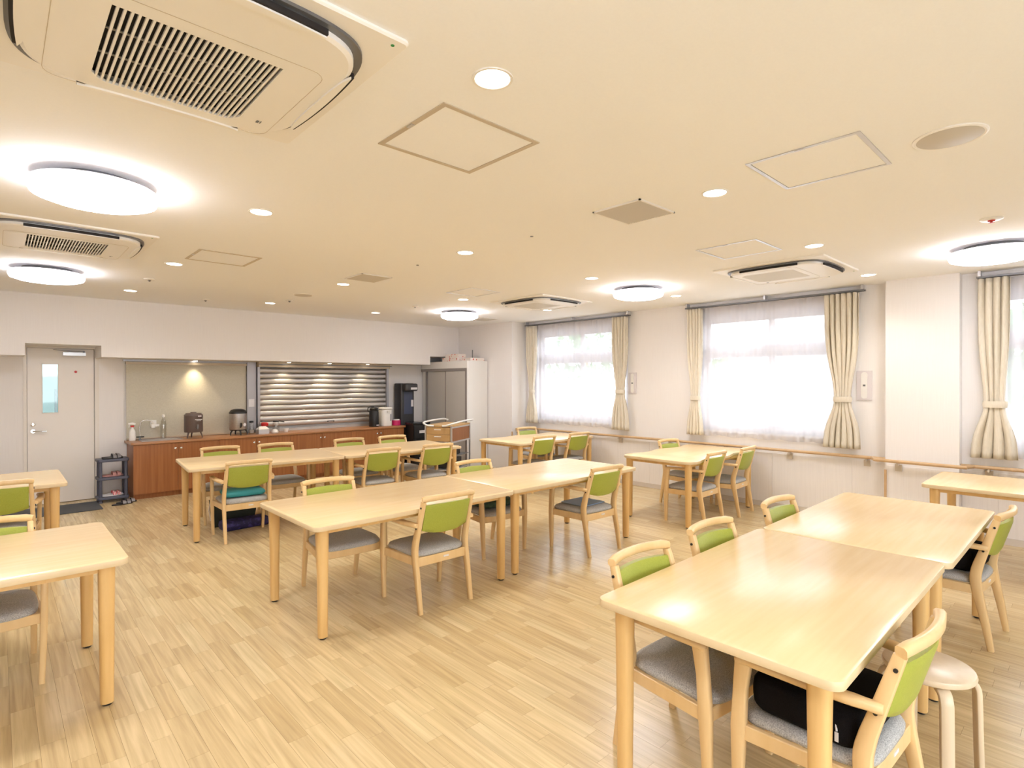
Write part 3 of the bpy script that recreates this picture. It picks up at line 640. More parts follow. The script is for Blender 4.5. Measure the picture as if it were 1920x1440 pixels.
MB().box(-1.205, 1.22, -0.085, -0.07, 1.10, 1.112).build('housing_rail', m_slot, t)
MB().box(-1.21, -1.175, -0.03, 0.088, 0, 1.062).build('guide_rail', m_steelpost, t); MB().box(1.145, 1.185, -0.03, 0.088, 0, 1.062).build('guide_rail', m_steelpost, t)
zz = 1.055; n_s = 0
def slat_mesh(h):
    m = MB(); prof = []
    for k in range(9):
        u = k / 8; prof.append((-0.013 * math.sin(PI * u) ** 0.6, h * u))
    prof = prof + [(0.004, h), (0.004, 0)]
    m.rings([[(X, 0.03 + y, z) for y, z in prof] for X in (-1.175, 1.145)]); return m
slat_h = 0.0885
first = slat_mesh(slat_h - 0.006).build('slat', m_steel, t, 60); first.location = (0, 0, zz - slat_h)
for k in range(1, 11):
    o = first.copy(); C.objects.link(o); o.parent = t; o.location = (0, 0, zz - slat_h * (k + 1))
MB().box(-1.175, 1.145, 0.012, 0.03, 0.0, 0.040).box(-1.175, 1.145, 0.004, 0.012, 0.0, 0.012).build('bottom_bar', m_steel, t)
MB().box(-0.02, 0.10, -0.012, 0.008, 0.125, 0.133).box(-0.02, -0.012, -0.012, 0.010, 0.11, 0.133).box(0.092, 0.10, -0.012, 0.010, 0.11, 0.133).build('handle', m_black, t)
# spots in the bulkhead soffit
for x, lb in ((2.2, 'small recessed spot above the linen blind'), (3.55, 'small recessed spot above the left part of the shutter'), (4.25, 'small recessed spot above the middle of the shutter'), (4.98, 'small recessed spot above the right part of the shutter')):
    t = thing('soffit_spot', lb, 'spotlight', (x, 9.31 if x < 3 else 9.19, 1.925), 0, 'recessed spots under the bulkhead')
    MB().lathe([(0, 0), (0.042, 0), (0.042, -0.006), (0.03, -0.008), (0, -0.008)], 20).build('trim', m_alu, t, True)
    MB().lathe([(0, -0.0075), (0.028, -0.0075), (0.028, -0.010), (0, -0.010)], 16).build('lens', m_lens, t)
    l = bpy.data.lights.new('spot_beam', 'SPOT'); l.energy = SPOT; l.color = (1.0, 0.80, 0.50); l.spot_size = math.radians(84); l.spot_blend = 1.0; l.shadow_soft_size = 0.02
    lo = bpy.data.objects.new('spot_beam', l); C.objects.link(lo); lo.parent = t; lo.location = (0, 0, -0.016); lo.rotation_euler = (math.radians(3 if x < 3 else 14), 0, 0)

# things on the worktop
ZW = 0.781
t = thing('spray_bottle', 'white spray bottle with orange trigger head at the left end of the worktop', 'spray bottle', (1.40, 9.28, ZW))
MB().lathe([(0, 0), (0.038, 0), (0.04, 0.01), (0.04, 0.12), (0.03, 0.155), (0.014, 0.175), (0.014, 0.19), (0, 0.19)], 20, sy=0.7).build('bottle', m_clear if False else m_white, t, True)
MB().box(-0.02, 0.02, -0.013, 0.013, 0.19, 0.212).build('collar', m_red, t)
MB().bar([(-0.045, 0, 0.235), (0.0, 0, 0.24), (0.035, 0, 0.225)], [(0.022, 0.024), (0.026, 0.034), (0.02, 0.03)], (0, 1, 0)).bar([(-0.03, 0, 0.225), (-0.042, 0, 0.185)], (0.012, 0.008), (0, 1, 0)).build('trigger', m_white, t)
t = thing('plastic_bottle', 'clear empty plastic bottle with a white cap beside the blind', 'bottle', (1.79, 9.36, ZW))
MB().lathe([(0, 0), (0.034, 0), (0.037, 0.02), (0.037, 0.20), (0.03, 0.25), (0.013, 0.29), (0.013, 0.31), (0, 0.31)], 20).build('body', m_clear, t, True)
MB().lathe([(0, 0.308), (0.018, 0.308), (0.02, 0.325), (0.016, 0.345), (0, 0.35)], 16).build('cap', m_white, t, True)
t = thing('drink_dispenser', 'squat dark brown drink dispenser with a tap and three legs', 'drink dispenser', (2.13, 9.14, ZW))
MB().lathe([(0, 0.085), (0.118, 0.085), (0.122, 0.10), (0.122, 0.315), (0.125, 0.33), (0.118, 0.345), (0.0, 0.345)], 32).build('body', m_brown, t, True)
MB().lathe([(0, 0.345), (0.11, 0.345), (0.10, 0.362), (0.04, 0.368), (0.04, 0.378), (0, 0.38)], 32).build('lid', m_brown, t, True)
for a in (215, 335, 90): c_, s_ = math.cos(math.radians(a)), math.sin(math.radians(a)); MB().bar([(c_ * 0.09, s_ * 0.09, 0.09), (c_ * 0.105, s_ * 0.105, 0.05), (c_ * 0.118, s_ * 0.118, 0)], [(0.03, 0.02), (0.018, 0.014), (0.014, 0.012)], (0, 0, 1) if False else (-s_, c_, 0)).build('leg', m_brown, t)
MB().bar([(0.02, -0.118, 0.155), (0.02, -0.15, 0.165), (0.02, -0.152, 0.20)], (0.022, 0.02), (1, 0, 0)).bar([(0.02, -0.145, 0.17), (0.02, -0.145, 0.135)], (0.016, 0.016), (1, 0, 0)).build('tap', m_grey, t)
MB().box(-0.01, 0.085, -0.1235, -0.1205, 0.268, 0.276).box(0.01, 0.07, -0.1235, -0.1205, 0.252, 0.258).box(0.03, 0.075, -0.1245, -0.1205, 0.315, 0.328).build('printed_lines', m_paper, t)
t = thing('drink_dispenser', 'shiny steel drink dispenser with a black domed lid on three black legs', 'drink dispenser', (2.755, 9.18, ZW))
MB().lathe([(0, 0.085), (0.122, 0.085), (0.125, 0.09), (0.125, 0.33), (0, 0.33)], 36).build('body', m_steel, t, True)
MB().lathe([(0, 0.33), (0.128, 0.33), (0.128, 0.35), (0.10, 0.385), (0.06, 0.40), (0, 0.402)], 36).build('lid', m_black, t, True)
MB().lathe([(0, 0.07), (0.115, 0.07), (0.125, 0.085), (0, 0.085)], 30).build('base', m_black, t, True)
for a in (200, 270, 340, 90): c_, s_ = math.cos(math.radians(a)), math.sin(math.radians(a)); MB().bar([(c_ * 0.10, s_ * 0.10, 0.08), (c_ * 0.125, s_ * 0.125, 0.04), (c_ * 0.132, s_ * 0.132, 0)], [(0.028, 0.02), (0.018, 0.014), (0.014, 0.012)], (-s_, c_, 0)).build('leg', m_black, t)
MB().bar([(0.0, -0.12, 0.125), (0.0, -0.15, 0.14), (0.0, -0.152, 0.19)], (0.022, 0.02), (1, 0, 0)).build('tap', m_black, t)
st = MB(); st.lathe([(0, 0), (0.025, 0), (0.025, 0.002), (0, 0.002)], 20)
for v in range(len(st.v)): X, Y, Z = st.v[v]; st.v[v] = (0.06 + X, -0.118 - Z + 0.4 * X, 0.16 + Y)
st.build('round_label', m_paper, t)
t = thing('glass_jar', 'clear glass jar with a black lid right of the steel dispenser', 'jar', (2.985, 9.28, ZW))
MB().lathe([(0, 0), (0.035, 0), (0.036, 0.01), (0.036, 0.15), (0.028, 0.17), (0, 0.17)], 20).build('jar_body', m_clear, t, True)
MB().lathe([(0, 0.17), (0.032, 0.17), (0.032, 0.195), (0, 0.2)], 20).build('lid', m_black, t, True)
MB().lathe([(0, 0.005), (0.033, 0.005), (0.033, 0.05), (0, 0.055)], 20).build('contents', m_paper, t, True)
t = thing('plastic_tub', 'small grey lidded plastic tub beside the jugs', 'tub', (3.10, 9.12, ZW), 0.15)
MB().box(-0.085, 0.085, -0.05, 0.05, 0, 0.07).build('tub', m_alu, t)
MB().add([(-0.088, -0.053, 0.07), (0.088, -0.053, 0.07), (0.088, 0.053, 0.07), (-0.088, 0.053, 0.07), (-0.05, 0, 0.115), (0.05, 0, 0.115)], [(0, 1, 5, 4), (1, 2, 5), (2, 3, 4, 5), (3, 0, 4), (3, 2, 1, 0)]) if False else None
_l = MB(); _l.add([(-0.088, -0.053, 0.07), (0.088, -0.053, 0.07), (0.088, 0.053, 0.07), (-0.088, 0.053, 0.07), (-0.05, 0, 0.115), (0.05, 0, 0.115)], [(0, 1, 5, 4), (1, 2, 5), (2, 3, 4, 5), (3, 0, 4), (3, 2, 1, 0)]); _l.build('lid', m_white, t)
t = thing('jar', 'dark jar with a red lid behind the grey tub', 'jar', (3.18, 9.26, ZW))
MB().lathe([(0, 0), (0.04, 0), (0.042, 0.01), (0.042, 0.11), (0, 0.11)], 20).build('jar_body', m_brown, t, True)
MB().lathe([(0, 0.11), (0.055, 0.11), (0.058, 0.15), (0.04, 0.165), (0, 0.168)], 20).build('lid', m_red, t, True)
t = thing('coffee_pot', 'glass coffee pot with a black lid and handle in front of the shutter', 'coffee pot', (3.33, 9.18, ZW))
MB().lathe([(0, 0), (0.05, 0), (0.056, 0.02), (0.052, 0.14), (0.045, 0.17), (0, 0.17)], 24).build('pot', m_clear, t, True)
MB().lathe([(0, 0.17), (0.047, 0.17), (0.045, 0.19), (0, 0.195)], 24).bar([(0.04, 0, 0.185), (0.13, -0.01, 0.165)], (0.02, 0.014), (0, 1, 0)).build('lid', m_black, t, True)
t = thing('sugar_bag', 'small clear bag of white sachets beside the coffee pot', 'bag', (3.27, 9.06, ZW))
MB().lathe([(0, 0), (0.045, 0), (0.055, 0.02), (0.04, 0.055), (0, 0.065)], 14).build('bag', m_white, t, True)
t = thing('cup', 'small pale cup right of the coffee pot', 'cup', (3.48, 9.15, ZW))
MB().lathe([(0, 0), (0.03, 0), (0.04, 0.03), (0.043, 0.06), (0.038, 0.06), (0.03, 0.015), (0, 0.01)], 18).build('cup', m_white, t, True)
t = thing('thermos_jug', 'tall black pump thermos with a carrying handle', 'thermos', (5.07, 9.13, ZW))
MB().lathe([(0, 0), (0.085, 0), (0.088, 0.01), (0.085, 0.26), (0.07, 0.30), (0, 0.30)], 28).build('body', m_black, t, True)
MB().lathe([(0, 0.30), (0.072, 0.30), (0.075, 0.33), (0.05, 0.35), (0, 0.352)], 24).box(-0.02, 0.02, -0.115, -0.06, 0.31, 0.335).build('pump_head', m_black, t, True)
MB().tube(smooth_path([(-0.075, 0.0, 0.29), (-0.115, 0.0, 0.28), (-0.12, 0, 0.34), (-0.07, 0, 0.36), (0.0, 0, 0.362)], 3), 0.009, 8).build('carrying_handle', m_black, t, True)
MB().box(0.0, 0.06, -0.088, -0.0835, 0.02, 0.035).build('label', m_paper, t)
t = thing('electric_kettle', 'white electric hot water pot with a water gauge', 'hot water pot', (5.31, 9.14, ZW))
MB().slab(rrect(-0.11, 0.11, -0.10, 0.10, 0.07, 6), 0, 0.30, 0.01, 3).build('body', m_white, t, True)
MB().slab(rrect(-0.115, 0.115, -0.115, 0.10, 0.07, 6), 0.30, 0.345, 0.025, 4).build('lid', m_white, t, True)
MB().box(0.045, 0.065, -0.104, -0.099, 0.09, 0.22).build('water_gauge', m_grey, t)
MB().bar([(0.0, -0.10, 0.27), (0.0, -0.13, 0.26)], (0.05, 0.03), (1, 0, 0)).build('spout', m_white, t)
t = thing('pink_tin', 'round magenta tin with a pale lid at the right end of the worktop', 'tin', (5.53, 9.12, ZW))
MB().lathe([(0, 0), (0.08, 0), (0.08, 0.095), (0, 0.095)], 28).build('tin', m_pink, t, True)
MB().lathe([(0, 0.095), (0.065, 0.095), (0.062, 0.112), (0, 0.114)], 24).build('lid', m_white, t, True)

# water server and black chest
t = thing('water_dispenser', 'tall black water dispenser with an overhanging head', 'water dispenser', (5.80, 9.26, 0))
MB().slab(rrect(-0.15, 0.15, -0.12, 0.14, 0.03, 4), 0, 1.57, 0.02, 3).build('body', m_grey if False else mat('dark_grey_plastic', (0.035, 0.034, 0.037), 0.4), t, True)
MB().slab(rrect(-0.13, 0.15, -0.26, -0.10, 0.04, 4), 1.42, 1.565, 0.03, 3).build('head', mat('charcoal_plastic', (0.05, 0.048, 0.05), 0.35), t, True)
MB().box(-0.085, 0.10, -0.125, -0.119, 0.98, 1.40).build('front_panel', mat('blue_grey_panel', (0.06, 0.075, 0.13), 0.3), t)
MB().box(-0.02, 0.12, -0.262, -0.255, 1.45, 1.49).build('button_panel', m_paper, t)
MB().box(0.07, 0.12, -0.128, -0.124, 1.12, 1.25).build('notice', m_paper, t)
t = thing('drawer_chest', 'black waste and drawer unit with white labels at the end of the counter', 'drawer unit', (5.84, 8.86, 0))
MB().box(-0.18, 0.18, -0.13, 0.14, 0.02, 0.80).build('carcass', m_black, t)
MB().slab(rrect(-0.195, 0.195, -0.15, 0.16, 0.03, 3), 0.80, 0.845, 0.012, 2).build('top', mat('gloss_black', (0.02, 0.02, 0.022), 0.15), t, True)
for k, z in enumerate((0.04, 0.29, 0.54)):
    d = MB().box(-0.172, 0.172, -0.145, -0.13, z, z + 0.24).build('drawer', m_black, t); MB().box(-0.06, 0.06, -0.149, -0.145, z + 0.10, z + 0.15).build('label', m_paper, d)

# shoe rack and slippers
t = thing('shoe_rack', 'small slate grey three tier plastic shoe rack beside the counter', 'shoe rack', (1.15, 9.13, 0))
for z in (0.075, 0.335, 0.575): MB().slab(rrect(-0.175, 0.175, -0.13, 0.13, 0.03, 4), z - 0.035, z, 0.006, 2).build('shelf', m_rack, t, True)
for X in (-0.14, 0.14):
    for Y in (-0.095, 0.095):
        MB().lathe([(0, 0), (0.024, 0), (0.02, 0.04), (0.02, 0.545), (0, 0.545)], 10, (X, Y, 0)).build('post', m_rack, t, True)
m_stripe = bpy.data.materials.new('pink_stripes'); m_stripe.use_nodes = True
_w = N(m_stripe, 'ShaderNodeTexWave'); _w.inputs['Scale'].default_value = 18; _cr = N(m_stripe, 'ShaderNodeValToRGB'); _tc = N(m_stripe, 'ShaderNodeTexCoord'); K(m_stripe, _tc.outputs['Object'], _w.inputs[0]); K(m_stripe, _w.outputs['Color'], _cr.inputs[0])
_cr.color_ramp.interpolation = 'CONSTANT'; _cr.color_ramp.elements[0].color = (0.75, 0.10, 0.13, 1); _cr.color_ramp.elements[1].position = 0.5; _cr.color_ramp.elements[1].color = (0.85, 0.70, 0.68, 1); K(m_stripe, _cr.outputs[0], m_stripe.node_tree.nodes['Principled BSDF'].inputs['Base Color'])
m_pinkslip = mat('dusty_pink', (0.48, 0.24, 0.22), 0.7)
m_silver = mat('silver_grey_strap', (0.30, 0.30, 0.33), 0.3, 0.6)
def slipper(x, y, z, rz, label, msole, mstrap, group, cat='slipper'):
    t = thing('slipper', label, cat, (x, y, z), rz, group); o_ = []
    for k in range(24):
        a = 2 * PI * k / 24; X = 0.12 * math.cos(a); o_.append((X, (0.038 + 0.008 * math.cos(a)) * math.sin(a)))
    MB().slab(o_, 0, 0.018, 0.005, 2).build('sole', msole, t, True)
    for q0 in (0.0, 0.05):
        m = MB(); rs = []
        for k in range(11):
            a = PI * k / 10; c_, s_ = math.cos(a), math.sin(a)
            rs.append([(q0 - 0.004, 0.042 * c_, 0.012 + 0.048 * s_), (q0 + 0.036, 0.040 * c_, 0.012 + 0.036 * s_), (q0 + 0.036, 0.037 * c_, 0.012 + 0.033 * s_), (q0 - 0.004, 0.039 * c_, 0.012 + 0.045 * s_)])
        m.rings(rs).build('strap', mstrap, t, True)
slipper(1.15, 9.075, 0.576, 0.15, 'black and silver sandal on the top shelf of the rack, left one', m_black, m_silver, 'sandals on the top shelf')
slipper(1.155, 9.185, 0.576, 0.15, 'black and silver sandal on the top shelf of the rack, rear one', m_black, m_silver, 'sandals on the top shelf')
slipper(1.15, 9.09, 0.336, 0.1, 'dusty pink slipper on the middle shelf of the rack, front one', m_pinkslip, m_pinkslip, 'slippers on the middle shelf')
slipper(1.155, 9.185, 0.336, 0.1, 'dusty pink slipper on the middle shelf of the rack, rear one', m_pinkslip, m_pinkslip, 'slippers on the middle shelf')
slipper(1.15, 9.09, 0.076, 0.1, 'red striped slipper on the lowest shelf of the rack, front one', m_paper, m_stripe, 'slippers on the lowest shelf')
slipper(1.155, 9.185, 0.076, 0.1, 'red striped slipper on the lowest shelf of the rack, rear one', m_paper, m_stripe, 'slippers on the lowest shelf')
slipper(1.21, 8.76, 0.001, 0.2, 'black and silver sandal on the floor by the rack, front one', m_black, m_silver, 'sandals on the floor')
slipper(1.27, 8.86, 0.001, 0.2, 'black and silver sandal on the floor by the rack, rear one', m_black, m_silver, 'sandals on the floor')

# cupboard in the corner (doors face the room, X = 6.3)
t = thing('storage_cupboard', 'tall cupboard with grey framed frosted sliding doors in the far corner', 'cupboard', (6.30, 8.57, 0))
MB().box(0.03, 0.485, -0.63, 0.85, 0.0, 1.985).build('carcass', m_white, t)
MB().box(0.0, 0.03, -0.63, 0.85, 1.85, 1.985).build('fascia', m_ivory, t)
MB().box(-0.004, 0.03, -0.62, 0.85, 1.80, 1.85).box(-0.004, 0.03, -0.62, -0.585, 0.06, 1.80).box(-0.004, 0.03, 0.66, 0.70, 0.06, 1.80).box(-0.004, 0.03, -0.62, 0.85, 0.0, 0.06).build('door_frame', m_doorframe, t)
MB().box(0.0, 0.028, -0.63, -0.62, 0.0, 1.85).build('side_edge', m_white, t)
for a, c, dx in ((-0.585, 0.05, 0.0), (0.03, 0.66, 0.012)):
    d = MB().box(dx + 0.004, dx + 0.012, a, c, 0.065, 1.795).build('sliding_door', m_cloglass, t); MB().box(dx, dx + 0.005, a, a + 0.02, 0.065, 1.795).box(dx, dx + 0.005, c - 0.02, c, 0.065, 1.795).build('stile', m_doorframe, d)
m_boxp = bpy.data.materials.new('printed_box'); m_boxp.use_nodes = True
_n = N(m_boxp, 'ShaderNodeTexVoronoi'); _n.inputs['Scale'].default_value = 16; _cr = N(m_boxp, 'ShaderNodeValToRGB'); _tc = N(m_boxp, 'ShaderNodeTexCoord'); K(m_boxp, _tc.outputs['Object'], _n.inputs[0]); K(m_boxp, _n.outputs['Distance'], _cr.inputs[0])
_cr.color_ramp.interpolation = 'CONSTANT'; _cr.color_ramp.elements[0].color = (0.65, 0.09, 0.07, 1); _cr.color_ramp.elements[1].position = 0.24; _cr.color_ramp.elements[1].color = (0.85, 0.76, 0.70, 1); K(m_boxp, _cr.outputs[0], m_boxp.node_tree.nodes['Principled BSDF'].inputs['Base Color'])
o = MB().box(-0.10, 0.10, -0.24, 0.24, 0, 0.075).build('cardboard_box', m_boxp, None, False, (6.46, 8.55, 1.987)); tag(o, 'long flat white box with red prints on the cupboard, left one, lower of two', 'box', 'printed boxes on the cupboard')
o = MB().box(-0.09, 0.09, -0.20, 0.20, 0, 0.06).build('cardboard_box', m_boxp, None, False, (6.46, 8.50, 2.063)); tag(o, 'long flat white box with red prints on the cupboard, upper of two', 'box', 'printed boxes on the cupboard')
o = MB().box(-0.13, 0.20, -0.05, 0.20, 0, 0.055).build('cardboard_box', m_boxp, None, False, (6.54, 8.03, 1.987)); tag(o, 'flat white box with red prints at the right end of the cupboard top', 'box', 'printed boxes on the cupboard')
t = thing('thin_rod', 'thin grey rod standing up behind the boxes on the cupboard', 'rod', (6.70, 8.28, 1.987))
MB().lathe([(0, 0), (0.04, 0), (0.04, 0.012), (0, 0.012)], 16).tube([(0, 0, 0.01), (0, 0, 0.22)], 0.008, 8).build('rod', m_slot, t, True)
t = thing('clip_bunch', 'small bunch of grey clips at the left of the boxes on the cupboard', 'clips', (6.42, 8.92 - 0.085, 1.987))
for k in range(4): MB().box(-0.05 + k * 0.03, -0.035 + k * 0.03, -0.02, 0.02, 0, 0.07 + 0.012 * (k % 2)).build('clip', m_slot, t)

# trolley
t = thing('trolley', 'wooden two drawer trolley with white push bars near the cupboard', 'trolley', (5.62, 7.60, 0), math.radians(27))
def cart():
    W_, D_ = 0.36, 0.235
    for X in (-W_, W_):
        for Y in (-D_, D_):
            MB().box(X - 0.012, X + 0.012, Y - 0.012, Y + 0.012, 0.10, 0.88).build('post', m_alu, t)
            cs = MB().lathe([(0, 0.06), (0.012, 0.06), (0.012, 0.10), (0, 0.10)], 10, (X, Y, 0)).build('caster', m_slot, t)
            wh = MB(); wh.lathe([(0, -0.01), (0.03, -0.01), (0.03, 0.01), (0, 0.01)], 16)
            for v in range(len(wh.v)): a, b_, c_ = wh.v[v]; wh.v[v] = (X + a, Y + c_, 0.031 + b_)
            wh.build('wheel', m_black, cs)
    MB().box(-W_ + 0.012, W_ - 0.012, -D_ + 0.004, D_ - 0.004, 0.62, 0.86).build('carcass', m_cab, t)
    MB().box(-W_ - 0.01, W_ + 0.01, -D_ - 0.01, D_ + 0.01, 0.86, 0.885).build('top', m_cartwood, t)
    MB().box(-W_ + 0.012, W_ - 0.012, -D_ - 0.006, -D_ + 0.004, 0.835, 0.86).box(-W_ + 0.012, W_ - 0.012, -D_ - 0.006, -D_ + 0.004, 0.595, 0.62).build('trim', m_alu, t)
    for z in (0.74, 0.625):
        d = MB().box(-W_ - 0.014, -W_ + 0.012, -D_ + 0.02, D_ - 0.02, z, z + 0.11).build('drawer', m_cartwood, t)
        MB().bar([(-W_ - 0.03, -0.06, z + 0.075), (-W_ - 0.03, 0.06, z + 0.075)], (0.012, 0.012), (1, 0, 0)).build('handle', m_white, d)
    MB().box(-W_ + 0.01, W_ - 0.01, -D_ + 0.01, D_ - 0.01, 0.14, 0.155).build('lower_shelf', m_alu, t)
    MB().box(-W_ + 0.01, W_ - 0.01, -D_ + 0.01, D_ - 0.01, 0.36, 0.37).build('shelf', m_grey, t)
    # push bars bending outward at both long ends
    for s in (-1, 1):
        MB().tube(smooth_path([(-W_ - 0.01, -s * 0.02 + s * 0.10, 0.875), (-W_ - 0.05, s * 0.16, 0.88), (-W_ - 0.055, s * (D_ - 0.02), 0.90), (-W_ + 0.03, s * (D_ + 0.05), 0.925), (0, s * (D_ + 0.055), 0.94), (W_ + 0.02, s * (D_ + 0.05), 0.94), (W_ + 0.06, s * (D_ - 0.02), 0.92)], 4), 0.015, 10).build('push_bar', m_white, t, True)
cart()
o = MB().box(-0.16, 0.14, -0.15, 0.15, 0, 0.14).build('black_crate', m_black, None, False, (5.62, 7.60, 0.372)); tag(o, 'black crate on the middle shelf of the trolley', 'crate'); o.rotation_euler = (0, 0, math.radians(27))
o = MB().box(-0.2, 0.18, -0.16, 0.16, 0, 0.16).build('black_basket', m_black, None, False, (5.62, 7.60, 0.157)); tag(o, 'black basket on the bottom shelf of the trolley', 'basket'); o.rotation_euler = (0, 0, math.radians(27))

# ------------------------------------------------------------------ tables
def table_leg(t, X, Y, h, top=0.072, bot=0.057):
    n = 16; rs = []
    for z, d in ((0.012, bot), (0.25 * h, bot + 0.003), (0.7 * h, top - 0.006), (h, top)):
        rs.append([(X + d / 2 * math.copysign(abs(math.cos(2 * PI * (k + .5) / n)) ** 0.72, math.cos(2 * PI * (k + .5) / n)), Y + d / 2 * math.copysign(abs(math.sin(2 * PI * (k + .5) / n)) ** 0.72, math.sin(2 * PI * (k + .5) / n)), z) for k in range(n)])
    l = MB().rings(rs).build('leg', m_leg, t, 50)
    MB().lathe([(0, 0), (0.020, 0), (0.022, 0.006), (0.022, 0.014), (0, 0.014)], 14, (X, Y, 0)).build('glide', m_black, l)
def table_top(t, outline, h, th=0.032):
    m = MB(); m.slab(outline, h - th, h, 0.005, 2)
    n = len(outline); o = m.build('tabletop', [m_top, m_edge], t, 35)
    for p_ in o.data.polygons: p_.material_index = 0 if p_.normal.z > 0.9 else 1
def table(x0, x1, y0, y1, h, label, rz=0, group='rectangular wooden tables', outline=None, inset=0.085, r=0.045):
    cx, cy = (x0 + x1) / 2, (y0 + y1) / 2; hx, hy = (x1 - x0) / 2, (y1 - y0) / 2
    t = thing('dining_table', label, 'table', (cx, cy, 0), rz, group)
    table_top(t, outline(hx, hy) if outline else rrect(-hx, hx, -hy, hy, r, 5), h)
    ix, iy = hx - inset, hy - inset
    for X in (-ix, ix):
        for Y in (-iy, iy): table_leg(t, X, Y, h - 0.030)
    ap = 0.038; z0, z1 = h - 0.03 - ap, h - 0.03; q = 0.10
    MB().box(-ix + 0.03, ix - 0.03, -iy - 0.010, -iy + 0.010, z0, z1).box(-ix + 0.03, ix - 0.03, iy - 0.010, iy + 0.010, z0, z1).box(-ix - 0.010, -ix + 0.010, -iy + 0.03, iy - 0.03, z0, z1).box(ix - 0.010, ix + 0.010, -iy + 0.03, iy - 0.03, z0, z1).build('apron', m_leg, t)
    return t
def wavy(hx, hy):
    """table with two shallow bays along each long side and big round corners"""
    pts = []; r = 0.12; n = 26
    def side(sgn):
        out = []
        for k in range(n + 1):
            u = -1 + 2 * k / n; X = u * (hx - r)
            out.append((X, hy - 0.062 * math.sin(PI * abs(u)) ** 2))
        return out
    top = side(1)
    # right end, top side going left, left end, bottom side going right
    def arc(cx, cy, a0):
        return [(cx + r * math.cos(math.radians(a0 + 90 * k / 5)), cy + r * math.sin(math.radians(a0 + 90 * k / 5))) for k in range(6)]
    pts = arc(hx - r, hy - r, 0)[:-1] + [(x, y) for x, y in reversed(top)] + arc(-hx + r, hy - r, 90)[1:]
    pts += arc(-hx + r, -hy + r, 180)[:-1] + [(x, -y) for x, y in top] + arc(hx - r, -hy + r, 270)[1:]
    return pts
table(1.782, 3.343, 0.515, 1.412, 0.72, 'nearest big wooden table at lower right, in front')
table(3.347, 4.93, 0.495, 1.400, 0.72, 'big wooden table joined behind the nearest one, catching the window glare')
table(1.40, 3.063, 3.235, 4.215, 0.72, 'wooden table in the middle row, left half, with a free corner toward the aisle')
table(3.067, 4.80, 3.255, 4.225, 0.72, 'wooden table in the middle row, right half, with bright window glare')
R5 = math.radians(-5.5)
def rowpt(x, y): # coordinates along the turned back row
    c, s = math.cos(R5), math.sin(R5); return (1.37 + x * c - y * s, 6.10 + x * s + y * c)
for k, lb in ((0, 'wooden table in the back row, left half, before the counter'), (1, 'wooden table in the back row, right half, near the trolley')):
    cx, cy = rowpt(0.79 + 1.584 * k, 0.49); tb = table(cx - 0.789, cx + 0.789, cy - 0.49, cy + 0.49, 0.745, lb, R5)
table(-1.20, 0.485, 3.295, 4.28, 0.73, 'wooden table cut by the left edge, nearer one')
table(-1.25, 0.455, 6.07, 7.06, 0.74, 'wooden table cut by the left edge, farther one before the door')
table(5.33, 7.02, 5.54, 6.50, 0.73, 'wavy-edged wooden table below the farthest window', 0, 'wavy-edged tables by the windows', wavy, 0.08)
table(5.42, 7.06, 3.0, 3.92, 0.73, 'wavy-edged wooden table below the middle window', 0, 'wavy-edged tables by the windows', wavy, 0.08)
table(5.73, 6.66, -0.62, 1.06, 0.73, 'wooden table at the right edge beside the pillar, empty')

